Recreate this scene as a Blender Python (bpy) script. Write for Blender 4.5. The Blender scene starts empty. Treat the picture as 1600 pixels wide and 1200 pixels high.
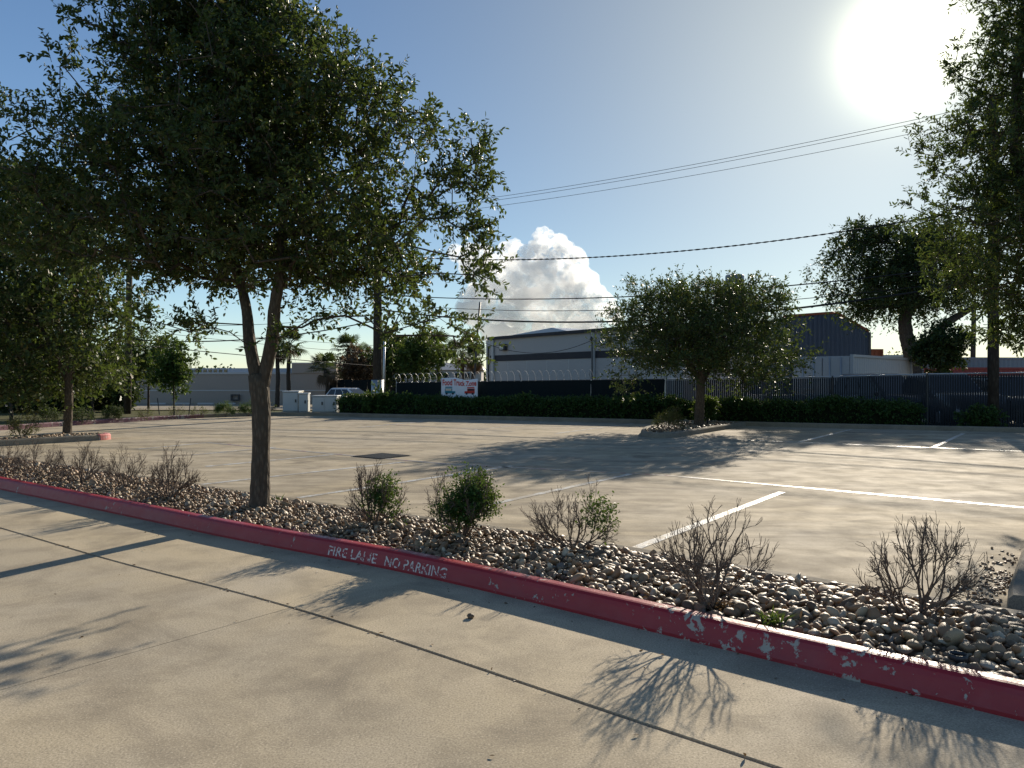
import bpy, math, random
import numpy as np
from mathutils import Vector, noise as mnoise
S = bpy.context.scene
COL = S.collection
PI = math.pi
R = math.radians
# ------------------------------------------------------------------ camera
CAM_H, FPX, HOR = 1.6, 1200.0, 592.0        # eye height, focal length and horizon row for a 1600 px wide frame
cam = bpy.data.cameras.new('camera'); cam.sensor_width = 36.0; cam.lens = 27.0
cam.shift_y = -(HOR - 600.0) / 1600.0 * -1.0
cam.clip_start = 0.05; cam.clip_end = 20000
camo = bpy.data.objects.new('camera', cam); COL.objects.link(camo)
camo.location = (0, 0, CAM_H); camo.rotation_euler = (PI / 2, 0, 0)
S.camera = camo
# ------------------------------------------------------------------ sky, sun, exposure
AZ, EL = R(27.3), R(21.1)
SUN = Vector((math.sin(AZ) * math.cos(EL), math.cos(AZ) * math.cos(EL), math.sin(EL)))
W = bpy.data.worlds.new('World'); S.world = W; W.use_nodes = True
nt = W.node_tree; nt.nodes.clear()
def wn(t): return nt.nodes.new(t)
sky = wn('ShaderNodeTexSky'); sky.sky_type = 'NISHITA'; sky.sun_disc = False
sky.sun_elevation = EL; sky.sun_rotation = AZ; sky.air_density = 1.0; sky.dust_density = 0.15; sky.ozone_density = 2.2
bg = wn('ShaderNodeBackground'); bg.inputs[1].default_value = 0.080
wb = wn('ShaderNodeMix'); wb.data_type = 'RGBA'; wb.blend_type = 'MULTIPLY'; wb.inputs[0].default_value = 1.0
wb.inputs[7].default_value = (.93, 1.03, 1.13, 1); nt.links.new(sky.outputs[0], wb.inputs[6]); # the camera's cool white balance
tc = wn('ShaderNodeTexCoord'); dt = wn('ShaderNodeVectorMath'); dt.operation = 'DOT_PRODUCT'
dt.inputs[1].default_value = SUN; nt.links.new(tc.outputs['Generated'], dt.inputs[0])
cl = wn('ShaderNodeMath'); cl.operation = 'MAXIMUM'; cl.inputs[1].default_value = 0; nt.links.new(dt.outputs['Value'], cl.inputs[0])
p3 = wn('ShaderNodeMath'); p3.operation = 'POWER'; p3.inputs[1].default_value = 3.0; nt.links.new(cl.outputs[0], p3.inputs[0])
mf = wn('ShaderNodeMath'); mf.operation = 'MULTIPLY_ADD'; mf.inputs[1].default_value = -.56; mf.inputs[2].default_value = 1.0; nt.links.new(p3.outputs[0], mf.inputs[0])
vs = wn('ShaderNodeVectorMath'); vs.operation = 'SCALE'; nt.links.new(wb.outputs[2], vs.inputs[0]); nt.links.new(mf.outputs[0], vs.inputs['Scale']); nt.links.new(vs.outputs[0], bg.inputs[0])
acc = None
for n_, k_ in ((700.0, 1.4), (90.0, .03), (30.0, .09), (9.0, .165)):      # aureole of the hazy air round the sun
    p = wn('ShaderNodeMath'); p.operation = 'POWER'; p.inputs[1].default_value = n_; nt.links.new(cl.outputs[0], p.inputs[0])
    m = wn('ShaderNodeMath'); m.operation = 'MULTIPLY'; m.inputs[1].default_value = k_; nt.links.new(p.outputs[0], m.inputs[0])
    if acc is None: acc = m
    else:
        a = wn('ShaderNodeMath'); a.operation = 'ADD'; nt.links.new(acc.outputs[0], a.inputs[0]); nt.links.new(m.outputs[0], a.inputs[1]); acc = a
sz = wn('ShaderNodeSeparateXYZ'); nt.links.new(tc.outputs['Generated'], sz.inputs[0])          # pale haze low over the horizon
hz1 = wn('ShaderNodeMath'); hz1.operation = 'ABSOLUTE'; nt.links.new(sz.outputs['Z'], hz1.inputs[0])
hz2 = wn('ShaderNodeMath'); hz2.operation = 'SUBTRACT'; hz2.inputs[0].default_value = 1.0; nt.links.new(hz1.outputs[0], hz2.inputs[1])
hz3 = wn('ShaderNodeMath'); hz3.operation = 'POWER'; hz3.inputs[1].default_value = 12.0; nt.links.new(hz2.outputs[0], hz3.inputs[0])
hz4 = wn('ShaderNodeMath'); hz4.operation = 'MULTIPLY'; hz4.inputs[1].default_value = .075; nt.links.new(hz3.outputs[0], hz4.inputs[0])
bg3 = wn('ShaderNodeBackground'); bg3.inputs[0].default_value = (.80, .97, 1.1, 1); nt.links.new(hz4.outputs[0], bg3.inputs[1])
bg2 = wn('ShaderNodeBackground'); bg2.inputs[0].default_value = (1, .96, .64, 1); nt.links.new(acc.outputs[0], bg2.inputs[1])
ads = wn('ShaderNodeAddShader'); nt.links.new(bg.outputs[0], ads.inputs[0]); nt.links.new(bg2.outputs[0], ads.inputs[1])
ad2 = wn('ShaderNodeAddShader'); nt.links.new(ads.outputs[0], ad2.inputs[0]); nt.links.new(bg3.outputs[0], ad2.inputs[1])
wo = wn('ShaderNodeOutputWorld'); nt.links.new(ad2.outputs[0], wo.inputs[0])
sl = bpy.data.lights.new('sun', 'SUN'); sl.energy = 5.0; sl.angle = R(0.6); sl.color = (1, .89, .73)
so = bpy.data.objects.new('sun', sl); COL.objects.link(so); so.rotation_euler = SUN.to_track_quat('Z', 'Y').to_euler()
S.view_settings.view_transform = 'Standard'; S.view_settings.look = 'None'
S.view_settings.exposure = 0.6; S.view_settings.gamma = 1.0; S.view_settings.use_curve_mapping = False
S.render.engine = 'CYCLES'
S.cycles.max_bounces = 8; S.cycles.volume_bounces = 6; S.cycles.transparent_max_bounces = 8
# ------------------------------------------------------------------ helpers
def at(px, py, z=0.0):
    """ground point (height z) seen at a pixel of the photograph"""
    d = FPX * (CAM_H - z) / (py - HOR)
    return np.array([(px - 800) / FPX * d, d, z])
def dep(px, py, d):
    return np.array([(px - 800) / FPX * d, d, CAM_H + (HOR - py) / FPX * d])
def hgt(x, y):
    t = min(max((y - 36) / 34, 0), 1); t = t * t * (3 - 2 * t)
    s = min(max((9 - x) / 10, 0), 1); s = s * s * (3 - 2 * s)
    return -0.05 - 0.75 * t * s
def unit(v):
    v = np.asarray(v, float); n = np.linalg.norm(v, axis=-1, keepdims=True); return v / np.maximum(n, 1e-9)

def mk(name, V, F, mat, parent=None, smooth=False, rnd=None, kind=None, world=True):
    V = np.asarray(V, dtype=np.float32).reshape(-1, 3)
    if parent is not None and world:
        p = parent; off = np.zeros(3)
        while p is not None: off = off + np.array(p.location); p = p.parent
        V = V - off.astype(np.float32)
    me = bpy.data.meshes.new(name)
    if isinstance(F, np.ndarray): F = [F]
    if len(F) and isinstance(F[0], np.ndarray):
        F = [f for f in F if len(f)]
        idx = np.concatenate([f.ravel() for f in F]).astype(np.int32)
        cnt = np.concatenate([np.full(len(f), f.shape[1]) for f in F]).astype(np.int32)
        me.vertices.add(len(V)); me.vertices.foreach_set('co', V.ravel())
        me.loops.add(len(idx)); me.loops.foreach_set('vertex_index', idx)
        me.polygons.add(len(cnt)); st = np.concatenate([[0], np.cumsum(cnt)[:-1]]).astype(np.int32)
        me.polygons.foreach_set('loop_start', st)
        me.update(calc_edges=True)
    else:
        me.from_pydata([tuple(map(float, v)) for v in V], [], F); me.update()
    if smooth: me.polygons.foreach_set('use_smooth', np.ones(len(me.polygons), bool))
    if rnd is not None:
        a = me.attributes.new('rnd', 'FLOAT', 'POINT'); a.data.foreach_set('value', np.asarray(rnd, np.float32))
    if mat is not None: me.materials.append(mat)
    o = bpy.data.objects.new(name, me); COL.objects.link(o)
    if parent is not None: o.parent = parent
    if kind: o['kind'] = kind
    return o
def thing(name, label, cat, loc=(0, 0, 0), rz=0.0, group=None):
    o = bpy.data.objects.new(name, None); COL.objects.link(o); o.empty_display_size = .2
    o.location = [float(c) for c in loc]; o.rotation_euler = (0, 0, rz)
    return tag(o, label, cat, group)
def tag(o, label, cat, group=None):
    o['label'] = label; o['category'] = cat
    if group: o['group'] = group
    return o
class MB:
    def __init__(s): s.v = []; s.f = []
    def add(s, vs, fs):
        n = len(s.v); s.v += [tuple(v) for v in vs]; s.f += [tuple(i + n for i in f) for f in fs]; return s
    def box(s, x0, x1, y0, y1, z0, z1):
        return s.add([(x0, y0, z0), (x1, y0, z0), (x1, y1, z0), (x0, y1, z0), (x0, y0, z1), (x1, y0, z1), (x1, y1, z1), (x0, y1, z1)],
                     [(0, 3, 2, 1), (4, 5, 6, 7), (0, 1, 5, 4), (1, 2, 6, 5), (2, 3, 7, 6), (3, 0, 4, 7)])
    def hexa(s, b, t):
        return s.add(list(b) + list(t), [(3, 2, 1, 0), (4, 5, 6, 7), (0, 1, 5, 4), (1, 2, 6, 5), (2, 3, 7, 6), (3, 0, 4, 7)])
    def tube(s, pts, r, n=8, caps=True):
        pts = [np.asarray(p, float) for p in pts]; rs = [r] * len(pts) if not hasattr(r, '__len__') else r
        vs = []
        prev = None
        for i, p in enumerate(pts):
            t = unit(pts[min(i + 1, len(pts) - 1)] - pts[max(i - 1, 0)])
            if prev is None:
                prev = np.array([1., 0, 0]) if abs(t[0]) < .8 else np.array([0, 1., 0])
            u = unit(prev - t * np.dot(prev, t)); w = np.cross(t, u); prev = u
            for k in range(n):
                a = 2 * PI * k / n; vs.append(p + rs[i] * (math.cos(a) * u + math.sin(a) * w))
        fs = [(i * n + k, i * n + (k + 1) % n, (i + 1) * n + (k + 1) % n, (i + 1) * n + k) for i in range(len(pts) - 1) for k in range(n)]
        if caps: fs += [tuple(range(n))[::-1], tuple(range((len(pts) - 1) * n, len(pts) * n))]
        return s.add(vs, fs)
    def obj(s, name, mat, parent=None, smooth=False, kind=None, world=True, bevel=0):
        o = mk(name, np.array(s.v), s.f, mat, parent, smooth, None, kind, world)
        if bevel:
            m = o.modifiers.new('bevel', 'BEVEL'); m.width = bevel; m.segments = 2; m.limit_method = 'ANGLE'
        return o
def resample(P, step):
    P = np.asarray(P, float); d = np.r_[0, np.cumsum(np.linalg.norm(np.diff(P, axis=0), axis=1))]
    n = max(2, int(d[-1] / step) + 1); t = np.linspace(0, d[-1], n)
    return np.stack([np.interp(t, d, P[:, k]) for k in range(P.shape[1])], 1)
def smoothp(P, it=20):
    P = P.copy()
    for _ in range(it): P[1:-1] = .25 * P[:-2] + .5 * P[1:-1] + .25 * P[2:]
    return P
def normals2(P):
    t = np.gradient(P, axis=0); t = unit(t); return np.stack([-t[:, 1], t[:, 0]], 1)     # left-hand side of the path
def sweep(path, prof, zfun=None):
    """prof: (offset to the left of path, z) list, from toe to back"""
    P = np.asarray(path, float); N = normals2(P); k = len(prof); V = []
    for i in range(len(P)):
        z0 = zfun(P[i]) if zfun else 0
        for o, z in prof: V.append((P[i, 0] + N[i, 0] * o, P[i, 1] + N[i, 1] * o, z + z0))
    F = [(i * k + j, i * k + j + 1, (i + 1) * k + j + 1, (i + 1) * k + j) for i in range(len(P) - 1) for j in range(k - 1)]
    F += [tuple(range(k)), tuple(range((len(P) - 1) * k, len(P) * k))[::-1]]
    return np.array(V), F
# ------------------------------------------------------------------ materials
def newmat(name):
    m = bpy.data.materials.new(name); m.use_nodes = True; t = m.node_tree; t.nodes.clear()
    return m, t
def N(t, ty, **kw):
    n = t.nodes.new(ty)
    for k, v in kw.items():
        if k.startswith('i_'):
            n.inputs[k[2:].replace('_', ' ')].default_value = v
        else: setattr(n, k, v)
    return n
def L(t, a, b): t.links.new(a, b)
def noi(t, co, scale, detail=4, rough=.55, dist=0.0):
    n = N(t, 'ShaderNodeTexNoise'); n.inputs['Scale'].default_value = scale; n.inputs['Detail'].default_value = detail
    n.inputs['Roughness'].default_value = rough; n.inputs['Distortion'].default_value = dist; L(t, co, n.inputs['Vector']); return n.outputs['Fac']
def ramp(t, f, stops):
    r = N(t, 'ShaderNodeValToRGB'); e = r.color_ramp.elements
    while len(e) < len(stops): e.new(.5)
    for i, (p, c) in enumerate(stops):
        e[i].position = p; e[i].color = (c, c, c, 1) if not hasattr(c, '__len__') else (*c, 1)
    L(t, f, r.inputs[0]); return r.outputs[0]
def mixc(t, f, a, b, mode='MIX'):
    m = N(t, 'ShaderNodeMix', data_type='RGBA', blend_type=mode)
    for s, v in ((m.inputs[0], f), (m.inputs[6], a), (m.inputs[7], b)):
        if hasattr(v, 'is_output'): L(t, v, s)
        elif hasattr(v, '__len__'): s.default_value = (*v, 1)
        else: s.default_value = v
    return m.outputs[2]
def bump(t, h, strength, dist=.01):
    b = N(t, 'ShaderNodeBump'); b.inputs['Strength'].default_value = strength; b.inputs['Distance'].default_value = dist
    L(t, h, b.inputs['Height']); return b.outputs[0]
def bsdf(t, col, rough=.7, spec=.4, nrm=None, metal=0.0):
    b = N(t, 'ShaderNodeBsdfPrincipled'); b.inputs['Metallic'].default_value = metal
    b.inputs['Specular IOR Level'].default_value = spec
    for s, v in ((b.inputs['Base Color'], col), (b.inputs['Roughness'], rough)):
        if hasattr(v, 'is_output'): L(t, v, s)
        elif hasattr(v, '__len__'): s.default_value = (*v, 1)
        else: s.default_value = v
    if nrm is not None: L(t, nrm, b.inputs['Normal'])
    return b
def out(t, sh):
    o = N(t, 'ShaderNodeOutputMaterial'); L(t, sh.outputs[0] if hasattr(sh, 'outputs') else sh, o.inputs[0])
def coord(t, kind='Object', scale=None):
    c = N(t, 'ShaderNodeTexCoord').outputs[kind]
    if scale:
        m = N(t, 'ShaderNodeMapping'); m.inputs['Scale'].default_value = scale[:3]
        if len(scale) > 3: m.inputs['Rotation'].default_value = (0, 0, scale[3])
        L(t, c, m.inputs['Vector']); c = m.outputs[0]
    return c
def simple(name, col, rough=.6, spec=.4, metal=0.0, var=.18, sc=3.0, bmp=.15):
    m, t = newmat(name); c = coord(t)
    n1 = noi(t, c, sc, 5); n2 = noi(t, c, sc * 14, 3)
    k = mixc(t, n1, [x * (1 - var) for x in col], [x * (1 + var) for x in col])
    k = mixc(t, ramp(t, n2, [(.45, 0), (.75, .35)]), k, [x * (1 - 1.6 * var) for x in col])
    r = ramp(t, n1, [(.3, max(rough - .08, 0)), (.7, min(rough + .08, 1))])
    out(t, bsdf(t, k, r, spec, bump(t, n2, bmp, .004), metal)); return m
def leafmat(name, stops, trans=.3, rough=.42, tcol=(.16, .22, .03)):
    m, t = newmat(name)
    a = N(t, 'ShaderNodeAttribute', attribute_name='rnd').outputs['Fac']
    k = ramp(t, a, stops)
    b = bsdf(t, k, rough + .1, .22)
    tr = N(t, 'ShaderNodeBsdfTranslucent'); L(t, mixc(t, .6, k, tcol), tr.inputs[0])
    mx = N(t, 'ShaderNodeMixShader'); mx.inputs[0].default_value = trans
    L(t, b.outputs[0], mx.inputs[1]); L(t, tr.outputs[0], mx.inputs[2]); out(t, mx); return m
# direction of the stall rows (A) and of the kerbs (B) on the ground
ANG = math.atan2(-.744, 1.0)
def concrete(name, base, stain, streak=True):
    m, t = newmat(name); c = coord(t)
    big = noi(t, c, .35, 6, .6, .6); mid = noi(t, c, 2.2, 6, .62, .3); fine = noi(t, c, 95, 3, .75); grit = noi(t, c, 260, 2, .7)
    k = mixc(t, ramp(t, big, [(.3, 0), (.7, 1)]), base, [base[0] * 1.10, base[1] * 1.03, base[2] * .86])
    k = mixc(t, ramp(t, mid, [(.44, 0), (.74, .6)]), k, stain)
    if streak:
        cs = coord(t, 'Object', (.5, 2.6, 1, PI / 2 + ANG + PI / 2)); st = noi(t, cs, .8, 7, .66, 1.2)
        k = mixc(t, ramp(t, st, [(.42, 0), (.66, .75)]), k, stain)
        cs2 = coord(t, 'Object', (.22, 1.3, 1, ANG)); st2 = noi(t, cs2, .9, 5, .6, .8)
        k = mixc(t, ramp(t, st2, [(.5, 0), (.72, .35)]), k, [x * 1.5 for x in base])
        oil = noi(t, c, .9, 3, .5, 0); k = mixc(t, ramp(t, oil, [(.61, 0), (.70, .6)]), k, [x * .55 for x in stain])
    tone = N(t, 'ShaderNodeObjectInfo').outputs['Random']; k = mixc(t, tone, [.88] * 3, k, 'MIX') if False else mixc(t, 1.0, k, ramp(t, tone, [(0, .90), (1, 1.06)]), 'MULTIPLY')
    blot = noi(t, c, .75, 8, .7, .9); k = mixc(t, ramp(t, blot, [(.50, 0), (.58, .28), (.70, .65)]), k, stain)
    wet = noi(t, c, 7, 6, .7, .4); k = mixc(t, ramp(t, wet, [(.60, 0), (.74, .35)]), k, [x * .7 for x in stain])
    k = mixc(t, ramp(t, fine, [(.36, .75), (.5, 0)]), k, [x * .45 for x in base])
    k = mixc(t, ramp(t, fine, [(.56, 0), (.70, .7)]), k, [x * 1.6 for x in base])
    k = mixc(t, ramp(t, grit, [(.62, 0), (.7, .5)]), k, [x * .45 for x in base])
    h = N(t, 'ShaderNodeMath', operation='ADD'); L(t, fine, h.inputs[0]); L(t, mid, h.inputs[1])
    out(t, bsdf(t, k, ramp(t, mid, [(.3, .78), (.7, .92)]), .10, bump(t, h.outputs[0], .22, .004))); return m
M = {}
M['drive'] = concrete('driveway_concrete', (.465, .405, .312), (.20, .168, .125), False)
M['lot'] = concrete('lot_concrete', (.45, .39, .295), (.16, .135, .10))
M['kerb'] = concrete('kerb_concrete', (.25, .225, .185), (.13, .115, .095), False)
M['walk'] = concrete('pavement_concrete', (.37, .34, .29), (.24, .22, .19), False)
M['asphalt'] = concrete('street_surface', (.33, .29, .23), (.22, .195, .155), False)
M['joint'] = simple('joint_sealant', (.03, .027, .022), .7)
M['soil'] = simple('bed_soil', (.10, .07, .045), .95, .1, sc=9, var=.4)
def paint(name, col, under, amount, fade=None, sc=9):
    m, t = newmat(name); c = coord(t)
    lo = noi(t, c, .9, 3); ch = noi(t, c, sc, 8, .68, .3); sm = noi(t, c, 3.0, 5, .6); f = noi(t, c, 70, 3)
    k = mixc(t, sm, [x * .75 for x in col], [min(1, x * 1.2) for x in col])
    if fade: k = mixc(t, ramp(t, noi(t, c, 1.7, 6, .65), [(.5, 0), (.75, .7)]), k, fade)
    a = N(t, 'ShaderNodeMath', operation='MULTIPLY_ADD'); L(t, lo, a.inputs[0]); a.inputs[1].default_value = .45; L(t, ch, a.inputs[2])
    if name == 'red_kerb_paint':
        sx_ = N(t, 'ShaderNodeSeparateXYZ'); L(t, c, sx_.inputs[0]); mr = N(t, 'ShaderNodeMapRange'); mr.inputs['From Min'].default_value = -1.5; mr.inputs['From Max'].default_value = 1.2; mr.inputs['To Min'].default_value = -.05; mr.inputs['To Max'].default_value = .03
        L(t, sx_.outputs['X'], mr.inputs['Value']); a2 = N(t, 'ShaderNodeMath', operation='ADD'); L(t, a.outputs[0], a2.inputs[0]); L(t, mr.outputs[0], a2.inputs[1]); a = a2
    fac = ramp(t, a.outputs[0], [(amount, 0), (amount + .025, 1)])
    k = mixc(t, fac, k, mixc(t, f, [x * .8 for x in under], [x * 1.2 for x in under]))
    h = N(t, 'ShaderNodeMath', operation='SUBTRACT'); L(t, f, h.inputs[0]); L(t, fac, h.inputs[1])
    out(t, bsdf(t, k, ramp(t, ch, [(.3, .38), (.8, .6)]), .5, bump(t, h.outputs[0], .3, .004))); return m
M['red'] = paint('red_kerb_paint', (.29, .012, .021), (.34, .31, .27), .84, (.22, .03, .04), 11)
M['redold'] = paint('faded_red_kerb_paint', (.15, .055, .075), (.30, .27, .24), .80)
M['pinkend'] = paint('pink_kerb_paint', (.50, .16, .14), (.36, .33, .29), .78)
M['white'] = paint('white_line_paint', (.57, .55, .50), (.36, .31, .23), .715, (.5, .47, .4), 6)
M['redline'] = paint('red_line_paint', (.22, .05, .05), (.30, .26, .20), .66, None, 5)
M['stencil'] = paint('stencil_paint', (.62, .55, .50), (.30, .018, .03), .73, (.45, .3, .28), 26)
def bark(name, c0, c1, sc=14):
    m, t = newmat(name); c = coord(t, 'Object', (1, 1, .35)); n1 = noi(t, c, sc, 6, .65, .4)
    v = N(t, 'ShaderNodeTexVoronoi'); v.inputs['Scale'].default_value = sc * 2.2; L(t, c, v.inputs['Vector'])
    k = mixc(t, n1, c0, c1); k = mixc(t, ramp(t, v.outputs['Distance'], [(.0, .0), (.6, .6)]), k, [x * .35 for x in c0])
    h = N(t, 'ShaderNodeMath', operation='SUBTRACT'); L(t, n1, h.inputs[0]); L(t, v.outputs['Distance'], h.inputs[1])
    out(t, bsdf(t, k, .9, .2, bump(t, h.outputs[0], .9, .02))); return m
M['bark'] = bark('oak_bark', (.085, .068, .05), (.17, .14, .105))
M['barkdark'] = bark('dark_bark', (.05, .042, .035), (.11, .095, .08), 8)
M['palmbark'] = bark('palm_bark', (.06, .05, .04), (.13, .11, .085), 5)
M['twig'] = bark('dry_twig', (.17, .125, .095), (.34, .265, .21), 30)
M['wood'] = bark('pole_wood', (.05, .04, .033), (.10, .085, .07), 6)
G1 = [(.0, (.020, .038, .013)), (.4, (.034, .060, .018)), (.75, (.060, .085, .026)), (.96, (.105, .115, .036)), (1., (.15, .09, .035))]
G2 = [(.0, (.025, .05, .012)), (.5, (.045, .085, .018)), (.85, (.08, .12, .025)), (1., (.13, .15, .04))]
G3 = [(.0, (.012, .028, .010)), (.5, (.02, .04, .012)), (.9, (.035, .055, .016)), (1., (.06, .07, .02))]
M['leaf'] = leafmat('live_oak_leaf', G1, .26, .38, (.16, .22, .03))
M['leafl'] = leafmat('light_green_leaf', G2, .35)
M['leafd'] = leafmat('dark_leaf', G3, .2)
M['hedge'] = leafmat('hedge_leaf', [(.0, (.014, .04, .010)), (.6, (.032, .075, .018)), (1., (.07, .12, .03))], .25)
M['green'] = leafmat('shrub_leaf', [(.0, (.02, .05, .012)), (.6, (.04, .095, .02)), (1., (.09, .14, .03))], .3)
M['olive'] = leafmat('olive_leaf', [(.0, (.05, .05, .015)), (.6, (.10, .095, .03)), (1., (.18, .15, .05))], .3)
M['brown'] = leafmat('dead_brown_leaf', [(.0, (.05, .035, .02)), (.6, (.10, .07, .04)), (1., (.17, .12, .07))], .25, tcol=(.2, .12, .05))
M['palm'] = leafmat('palm_blade', [(.0, (.02, .04, .014)), (.6, (.04, .06, .02)), (1., (.08, .09, .035))], .3)
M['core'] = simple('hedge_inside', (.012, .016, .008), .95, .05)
# stones: colour from the object's own random value or from an attribute
def stonemat(name, attr):
    m, t = newmat(name)
    r = N(t, 'ShaderNodeAttribute', attribute_name='rnd').outputs['Fac'] if attr else N(t, 'ShaderNodeObjectInfo').outputs['Random']
    c = coord(t); n = noi(t, c, 18, 5, .6)
    k = ramp(t, r, [(0, (.10, .06, .033)), (.25, (.23, .145, .075)), (.45, (.37, .25, .135)), (.65, (.27, .145, .07)), (.82, (.43, .32, .19)), (.95, (.50, .42, .30)), (1, (.16, .135, .11))])
    k = mixc(t, ramp(t, n, [(.35, .5), (.6, 0)]), k, (.07, .055, .04)); k = mixc(t, ramp(t, n, [(.6, 0), (.8, .4)]), k, (.42, .36, .28))
    out(t, bsdf(t, k, .55, .45, bump(t, n, .3, .006))); return m
M['stone'] = stonemat('river_stone', False); M['stones'] = stonemat('river_gravel', True)
M['metal'] = simple('galvanised_metal', (.42, .43, .44), .42, .5, .8)
M['darkmetal'] = simple('dark_metal', (.03, .032, .035), .5, .5)
M['screen'] = simple('fence_screen', (.008, .014, .016), .85, .15, var=.3)
M['slat'] = simple('fence_slat', (.010, .014, .02), .6, .3)
M['cable'] = simple('cable', (.012, .012, .012), .6, .3)
M['grate'] = simple('grate_iron', (.03, .028, .026), .6, .4)
M['bannerw'] = simple('banner_vinyl', (.72, .74, .78), .5, .3, var=.05)
M['bannerr'] = simple('banner_red', (.50, .03, .02), .5, .3)
M['bannert'] = simple('banner_teal', (.02, .20, .26), .5, .3)
M['bannerk'] = simple('banner_dark', (.02, .02, .03), .5, .3)
M['bannerc'] = simple('banner_cream', (.70, .55, .42), .5, .3)
M['cabinet'] = simple('cabinet_paint', (.46, .47, .45), .5, .4, var=.1)
M['cabinet2'] = simple('cabinet_tan', (.50, .46, .36), .5, .4, var=.1)
M['wallg'] = simple('warehouse_wall', (.42, .385, .36), .8, .2, var=.08, sc=.5)
M['wallt'] = simple('tan_stucco', (.36, .30, .25), .85, .2, var=.08, sc=.5)
M['trim'] = simple('pale_trim', (.50, .48, .45), .6, .3, var=.08)
M['stripe'] = simple('dark_stripe', (.028, .026, .032), .6, .3)
M['roofm'] = simple('metal_roof', (.40, .43, .48), .4, .4, var=.08, sc=.6)
M['blue'] = simple('blue_siding', (.04, .06, .095), .55, .4, var=.12, sc=.8)
M['orange'] = simple('rust_orange_trim', (.22, .06, .025), .6, .3)
M['contw'] = simple('white_container', (.36, .36, .36), .5, .4, var=.1, sc=1)
M['contg'] = simple('grey_container', (.20, .22, .25), .55, .4, var=.1, sc=1)
M['contr'] = simple('red_container', (.22, .03, .025), .55, .4, var=.1, sc=1)
M['glass'] = simple('window_glass', (.015, .018, .022), .08, .6, var=.1, bmp=0)
M['carw'] = simple('white_car_paint', (.70, .71, .72), .25, .5, var=.03, bmp=0)
M['cark'] = simple('black_car_paint', (.012, .013, .015), .22, .5, var=.05, bmp=0)
M['carg'] = simple('grey_car_paint', (.06, .065, .07), .25, .5, var=.05, bmp=0)
M['tyre'] = simple('tyre_rubber', (.015, .015, .015), .8, .2)
M['lamp'] = simple('lamp_lens', (.6, .6, .6), .15, .6)
M['taill'] = simple('tail_lens', (.3, .02, .02), .2, .6)
m, t = newmat('ground_grass'); c = coord(t); n1 = noi(t, c, .12, 6); n2 = noi(t, c, 3, 5)
k = mixc(t, ramp(t, n1, [(.35, 0), (.65, 1)]), (.075, .085, .03), (.14, .12, .06)); k = mixc(t, ramp(t, n2, [(.4, .6), (.6, 0)]), k, (.045, .05, .02))
out(t, bsdf(t, k, .95, .1, bump(t, n2, .6, .05))); M['ground'] = m
# ------------------------------------------------------------------ ground
xs = np.r_[-6000, -2500, -900, -400, -200, np.arange(-120, 121, 6), 200, 400, 900, 2500, 6000].astype(float)
ys = np.r_[-3000, -400, -60, -12, np.arange(0, 121, 4), 160, 260, 500, 1200, 3000, 9000].astype(float)
GV = np.array([(x, y, hgt(x, y) - .03) for y in ys for x in xs]); nx = len(xs)
GF = np.array([(j * nx + i, j * nx + i + 1, (j + 1) * nx + i + 1, (j + 1) * nx + i) for j in range(len(ys) - 1) for i in range(nx - 1)])
mk('ground', GV, GF, M['ground'], smooth=True, kind='structure')
# parking lot outline (front edge = back kerb of the bed)
farkerb = np.array([(-19.5, 9.8), (-17.6, 17.5), (-15.9, 23.9), (-14.9, 26.8), (-13.9, 29.6), (-12.4, 32.0), (-10.6, 33.4), (-8.0, 33.3), (-5.2, 31.6), (0, 29.6), (8.5, 25.8), (12, 24.2), (15.2, 22.9), (40, 12.4)])
farkerb = smoothp(resample(farkerb, .4), 12)
K0 = np.array([at(0, 765), at(195, 806), at(400, 851), at(572, 881), at(685, 905), at(887, 955), at(1000, 983), at(1161, 1022), at(1330, 1064), at(1600, 1127)])[:, :2]
dl = unit(K0[0] - K0[2]); dr = unit(K0[-1] - K0[-4])
K0 = np.vstack([K0[0] + dl * 12, K0, K0[-1] + dr * 7])
kerbp = smoothp(resample(K0, .1), 120)[::-1]         # runs right to left... bed lies on the right-hand side
kerbp = kerbp[::-1]
kn = normals2(kerbp)                                   # left of the path = away from the camera
ks = np.r_[0, np.cumsum(np.linalg.norm(np.diff(kerbp, axis=0), axis=1))]
BEDW = 1.52
backp = kerbp + kn * BEDW
rs = np.random.RandomState(5)
lot = np.vstack([backp[::12] + kn[::12] * .10, farkerb[::-1]])
LV = np.c_[lot, np.zeros(len(lot))]
lotobj = mk('parking_lot', LV, [tuple(range(len(LV)))], M['lot'], kind='structure')
# kerbs
wv = np.array([[mnoise.noise((s * .9, 3.1, 0)) * .008, mnoise.noise((s * .9, 9.1, 0)) * .008] for s in ks])
def kprof(w=.15, h=.15): return [(0, -.05), (0, .02), (.026, h - .045), (.036, h - .02), (.052, h - .004), (.07, h), (w - .02, h), (w - .004, h - .012), (w, h - .03), (w, -.05)]
V, F = sweep(kerbp + wv, kprof()); redkerb = mk('kerb', V, F, M['red'], smooth=False, kind='structure')
V, F = sweep(backp + kn * wv[:, :1], [(-.0, -.05), (0, .085), (.012, .098), (.1, .102), (.145, .095), (.155, .08), (.16, -.05)]); mk('kerb', V, F, M['kerb'], kind='structure')
V, F = sweep(farkerb, [(.15, -.05), (.15, .13), (.13, .15), (.03, .15), (.005, .12), (0, -.05)][::-1] if False else [(-.0, -.05), (-.005, .11), (-.03, .145), (-.14, .15), (-.16, .13), (-.16, -.05)])
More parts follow.
